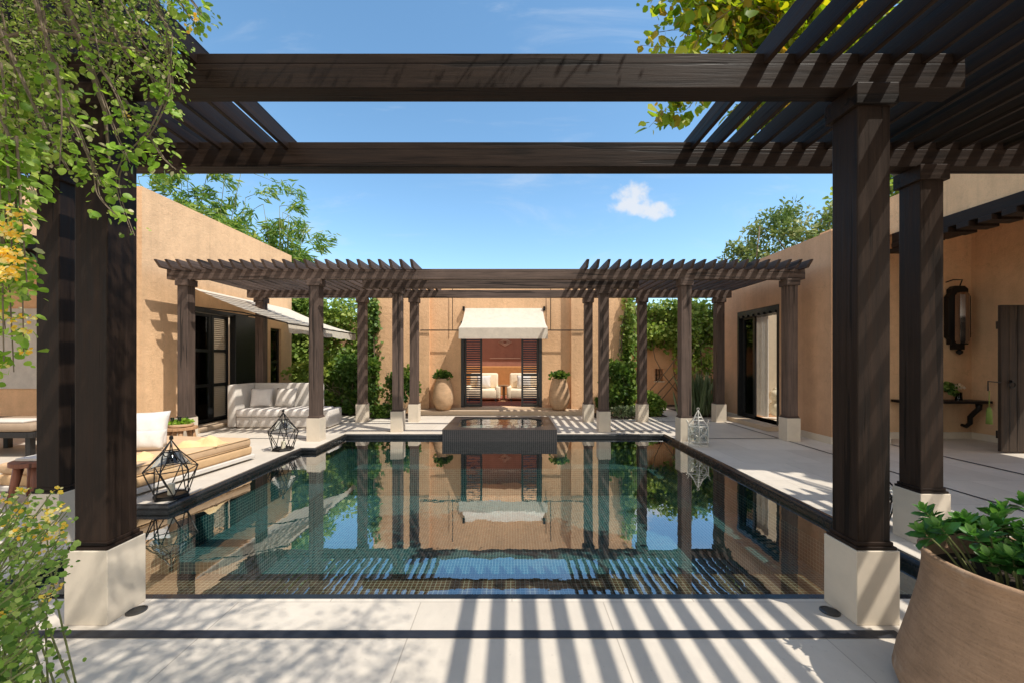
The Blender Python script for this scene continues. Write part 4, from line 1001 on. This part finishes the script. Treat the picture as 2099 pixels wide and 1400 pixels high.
# tall upright blades near the right house
t = thing('upright_grass', 'clump of tall blue-green upright blades beside the right house', 'ornamental grass', (5.35, 11.6, 0))
n = 260; bx_ = np.c_[5.3+RNG.normal(size=n)*.22, 11.6+RNG.normal(size=n)*.15, np.zeros(n)]
dd = np.c_[RNG.normal(size=n)*.14, RNG.normal(size=n)*.14, np.ones(n)]
leaves('blades', bx_, dd, rdir(n)*np.array([1, 1, .1])+np.array([0, -.8, 0]), .5+.8*RNG.random(n), LANCE*np.array([1, .45, .6]), L_SAGE, t)

# ---- foreground vine at upper left, hanging over the pergola
vn = thing('hanging_vine', 'mass of leafy green vine tumbling over the pergola at upper left', 'vine', (-2.4, 2.0, 0))
vst = MB(); A = dict(p=[], d=[], n=[], s=[], r=[]); B = dict(p=[], d=[], n=[], s=[], r=[]); C = dict(p=[], d=[], n=[], s=[], r=[])
def strand(ctrl, na, la, spread, tgt, droop=.5):
    pts = [Vector(c) for c in ctrl]
    # smooth through the control points
    path = []
    for i in range(len(pts)-1):
        p0 = pts[max(i-1, 0)]; p1 = pts[i]; p2 = pts[i+1]; p3 = pts[min(i+2, len(pts)-1)]
        for s in np.linspace(0, 1, 7)[:-1]:
            path.append(.5*((2*p1)+(p2-p0)*s+(2*p0-5*p1+4*p2-p3)*s*s+(3*p1-p0-3*p2+p3)*s**3))
    path.append(pts[-1]); m_ = len(path)
    vst.tube(path, [.0045-.003*i/m_ for i in range(m_)], 5)
    for k in range(na):
        s = RNG.random()*(m_-1.001); i = int(s); p = path[i].lerp(path[i+1], s-i); ax = (path[i+1]-path[i]).normalized()
        o = Vector(RNG.normal(size=3)); o = (o-ax*o.dot(ax)).normalized()
        q = p+o*spread*float(RNG.random())**.6
        tgt['p'].append(tuple(q)); d = o*.9+ax*.3+Vector(RNG.normal(size=3))*.3+Vector((0, 0, -droop)); tgt['d'].append(tuple(d))
        tgt['n'].append(tuple(Vector(RNG.normal(size=3))*.55+Vector((.35, -.6, .75)))); tgt['s'].append(la*(.45+1.0*RNG.random()**1.5)); tgt['r'].append(RNG.random())
    return path
# long strands with round leaves: given as points of the place about 1.9 m from the lens
def S_(pts): return [tuple(P(x, y, d)) for x, y, d in pts]
RS = [[(250,-90,1.95),(330,30,1.9),(345,120,1.85),(350,190,1.85)], [(300,-90,1.9),(370,10,1.88),(400,50,1.86)], [(330,-60,1.9),(390,0,1.88),(408,30,1.86)], [(180,-60,1.95),(290,120,1.9),(330,210,1.85),(345,215,1.85)],
      [(340,90,1.85),(345,170,1.85),(310,260,1.85),(250,330,1.85),(240,390,1.84),(270,480,1.84)], [(250,200,1.9),(300,270,1.9),(330,320,1.88),(355,345,1.86)],
      [(120,-40,1.8),(190,150,1.8),(230,260,1.8),(260,330,1.8)], [(60,-40,1.75),(120,170,1.75),(160,270,1.75),(190,350,1.75),(200,400,1.75),(235,440,1.75)],
      [(0,60,1.7),(60,200,1.7),(110,300,1.7),(140,350,1.7)], [(-20,200,1.6),(40,330,1.6),(70,400,1.6)], [(210,10,1.85),(250,100,1.85),(300,150,1.85),(340,180,1.85)],
      [(90,150,1.75),(170,300,1.75),(205,380,1.75)], [(150,60,1.8),(230,180,1.8),(260,260,1.8)]]
for r_ in RS: strand(S_(r_), 46, .031, .055, A, .5)
for r_ in RS: strand(S_([(x+6, y+4, d+.02) for x, y, d in r_]), 60, .021, .07, B, .4)
# dense small-leaved mass
for k in range(54):
    xa = RNG.uniform(-80, 320); ya = RNG.uniform(-120, 60); D = RNG.uniform(1.75, 2.25)
    L = RNG.uniform(110, 265)*(1.05-max(0, xa)/520)
    strand(S_([(xa, ya, D), (xa+RNG.uniform(0, 45), ya+L*.5, D), (xa+RNG.uniform(-10, 70), ya+L, D-.05)]), 150, .0165, .08, B, .35)
for k in range(16):
    xa = RNG.uniform(-60, 130); D = RNG.uniform(1.6, 2.0); strand(S_([(xa, 130, D), (xa+10, 230, D), (xa+RNG.uniform(-10, 40), RNG.uniform(270, 370), D)]), 70, .03, .06, B, .4)
# flowering fringe down the left edge
for k in range(15):
    xa = RNG.uniform(-55, 45); D = RNG.uniform(1.45, 1.7); y1_ = RNG.uniform(560, 830)
    strand(S_([(xa-10, 280, D), (xa, 400+RNG.uniform(0, 60), D), (xa+RNG.uniform(0, 22), y1_, D)]), 80, .034, .045, A if k % 2 else B, .3)
def blossoms(tgt, centres, per=14, r=.022, size=.017):
    for c in centres:
        for k in range(per):
            o = Vector(RNG.normal(size=3)).normalized()
            tgt['p'].append(tuple(Vector(c)+o*r*.6)); tgt['d'].append(tuple(o+Vector(RNG.normal(size=3))*.4)); tgt['n'].append(tuple(o+Vector((0, -.3, .4)))); tgt['s'].append(size*(.7+.6*RNG.random())); tgt['r'].append(RNG.random())
blossoms(C, [tuple(P(RNG.uniform(-5, 40), RNG.uniform(430, 570), 1.42)) for k in range(20)], 15, .024, .0135)
blossoms(C, [tuple(P(RNG.uniform(-5, 60), RNG.uniform(620, 760), 1.5)) for k in range(9)], 10, .016, .012)
blossoms(C, [tuple(P(*q, 1.85)) for q in ((395, 35), (385, 60), (260, 240), (20, 270), (45, 250))], 10, .016, .014)
for c_ in ([(-60,-60,2.0),(90,40,1.95),(200,60,1.9),(330,75,1.86),(346,130,1.85)], [(-40,90,1.8),(80,60,1.8),(180,80,1.82),(300,110,1.86)], [(100,-80,2.0),(160,80,1.9),(215,230,1.86),(225,330,1.85)]):
    vst.tube(S_(c_), [.009, .008, .007, .005, .003][:len(c_)], 6)
vst.build('stem', BARK, vn)
leaves('round_leaves', A['p'], A['d'], A['n'], A['s'], ROUND, L_VINE, vn, np.array(A['r']))
leaves('small_leaves', B['p'], B['d'], B['n'], B['s'], OVAL*np.array([1, .85, 1]), L_FINE, vn, np.array(B['r']))
leaves('blossoms', C['p'], C['d'], C['n'], C['s'], ROUND, FLOW, vn, np.array(C['r']))

# ---- flowering shrub at lower left
fs_ = thing('flowering_shrub', 'yellow flowering shrub with small leaves at the lower left corner', 'shrub', (-2.0, 1.55, 0))
vst = MB(); A = dict(p=[], d=[], n=[], s=[], r=[]); C = dict(p=[], d=[], n=[], s=[], r=[]); tips = []
for k in range(52):
    x1_ = RNG.uniform(-60, 150); y1_ = 1000+260*RNG.random()**1.2+max(0, 60-x1_)*.4; D = RNG.uniform(1.3, 1.75)
    if x1_ > 110: y1_ = RNG.uniform(1010, 1210)
    b0 = Vector((-2.05+RNG.normal()*.14, D+.02, 0.0)); tip = P(x1_, y1_, D); tips.append(tip)
    mid = b0.lerp(tip, .55)+Vector((-.06, 0, .12)); strand([tuple(b0), tuple(mid), tuple(tip)], 60, .021, .045, A, .05)
for k in range(26):
    D = RNG.uniform(1.3, 1.6); tip = P(RNG.uniform(-40, 105), RNG.uniform(1230, 1420), D); b0 = Vector((-2.0, D, .1)); strand([tuple(b0), tuple(b0.lerp(tip, .5)+Vector((0, 0, .08))), tuple(tip)], 30, .024, .045, A, .1)
blossoms(C, [tuple(t_+Vector((RNG.normal()*.02, 0, .01))) for t_ in tips[:34]], 10, .016, .0115)
blossoms(C, [tuple(P(RNG.uniform(60, 140), RNG.uniform(1030, 1110), 1.5)) for k in range(9)], 10, .015, .0115)
vst.build('stem', TWIG, fs_)
leaves('leaves', A['p'], A['d'], A['n'], A['s'], OVAL, leafmat('shrub_small_leaves', [(0, (.09, .18, .035)), (.6, (.22, .37, .07)), (1, (.46, .56, .18))], .45), fs_, np.array(A['r']))
leaves('blossoms', C['p'], C['d'], C['n'], C['s'], ROUND, FLOW, fs_, np.array(C['r']))

# ---- yellow-green climber above the right half of the pergola
yv = thing('climbing_vine', 'yellow-green leafy branches arching above the near pergola at upper right', 'vine', (3.4, 4.3, 0))
vst = MB(); A = dict(p=[], d=[], n=[], s=[], r=[])
for k in range(95):
    q = P(RNG.uniform(1310, 1800), RNG.uniform(-160, 95), RNG.uniform(3.95, 4.9))
    b0 = Vector((RNG.uniform(2.6, 4.6), RNG.uniform(4.1, 4.6), RNG.uniform(3.7, 4.4)))
    strand([tuple(b0), tuple(b0.lerp(q, .5)+Vector((0, 0, .35))), tuple(q)], 85, .10, .17, A, .3)
for ctrl in ([(1560,-20,4.0),(1440,70,4.0),(1390,190,4.0),(1330,262,4.0)], [(1500,60,4.1),(1440,180,4.1),(1400,230,4.1),(1365,225,4.1)], [(1640,150,4.2),(1560,200,4.2),(1500,240,4.2)]):
    strand(S_(ctrl), 110, .095, .10, A, .4)
vst.tube([(3.66, 3.78, 0), (3.66, 3.78, 1.8), (3.64, 3.79, 3.25), (3.6, 4.1, 3.62), (3.2, 4.35, 4.0)], [.05, .045, .035, .03, .02], 8)
vst.build('stem', BARK, yv, smooth=True)
leaves('leaves', A['p'], A['d'], A['n'], A['s'], OVAL*np.array([1, 1.1, 1]), L_YELG, yv, np.array(A['r']))

# ---- tree standing behind the viewpoint: its crown dapples the paving and the front beam
tt = thing('shade_tree', 'airy tree overhanging the terrace whose leaves dapple the paving', 'tree', (-1.6, -3.0, 0))
tr_ = MB(); limb(tr_, (-1.6, -3.0, 0), (-1.0, -1.4, 4.4), .12, .06); pos = []; dr_ = []
for k in range(70):
    if k < 34: q = Vector((RNG.uniform(-.1, 2.5), RNG.uniform(.15, 1.1), RNG.uniform(4.5, 5.6)))
    elif k < 54: q = Vector((RNG.uniform(-1.9, -.5), RNG.uniform(1.0, 2.1), RNG.uniform(4.2, 5.2)))
    else: q = Vector((RNG.uniform(-2.0, 1.6), RNG.uniform(1.8, 2.15), RNG.uniform(4.7, 5.2)))
    pp = limb(tr_, (-.8+RNG.normal()*.1, -1.4, 4.6), q, .025, .006, .10, 7, 5)
    for j in range(300 if k < 34 else 170):
        i = int(RNG.integers(3, 7)); p = pp[i].lerp(pp[i+1], RNG.random()); pos.append(np.array(p)+RNG.normal(size=3)*.12); dr_.append(RNG.normal(size=3))
tr_.build('trunk', BARK, tt, smooth=True)
n = len(pos); leaves('crown', pos, dr_, rdir(n, 1), .038*(.5+.7*RNG.random(n)), OVAL*np.array([1, .8, 1]), L_BUSH, tt)

# ---- tall tree beyond the right loggia, shading the right deck
plant('leafy_tree', 'tall dense tree standing right of the loggia and shading the right deck', 'tree', (9.9, 1.4, 0), (8.3, 4.7, 7.2), (1.7, 1.9, .9), 10500, .20, OVAL, L_BUSH, 46, .27, .10, trunkname='trunk', crownname='crown')
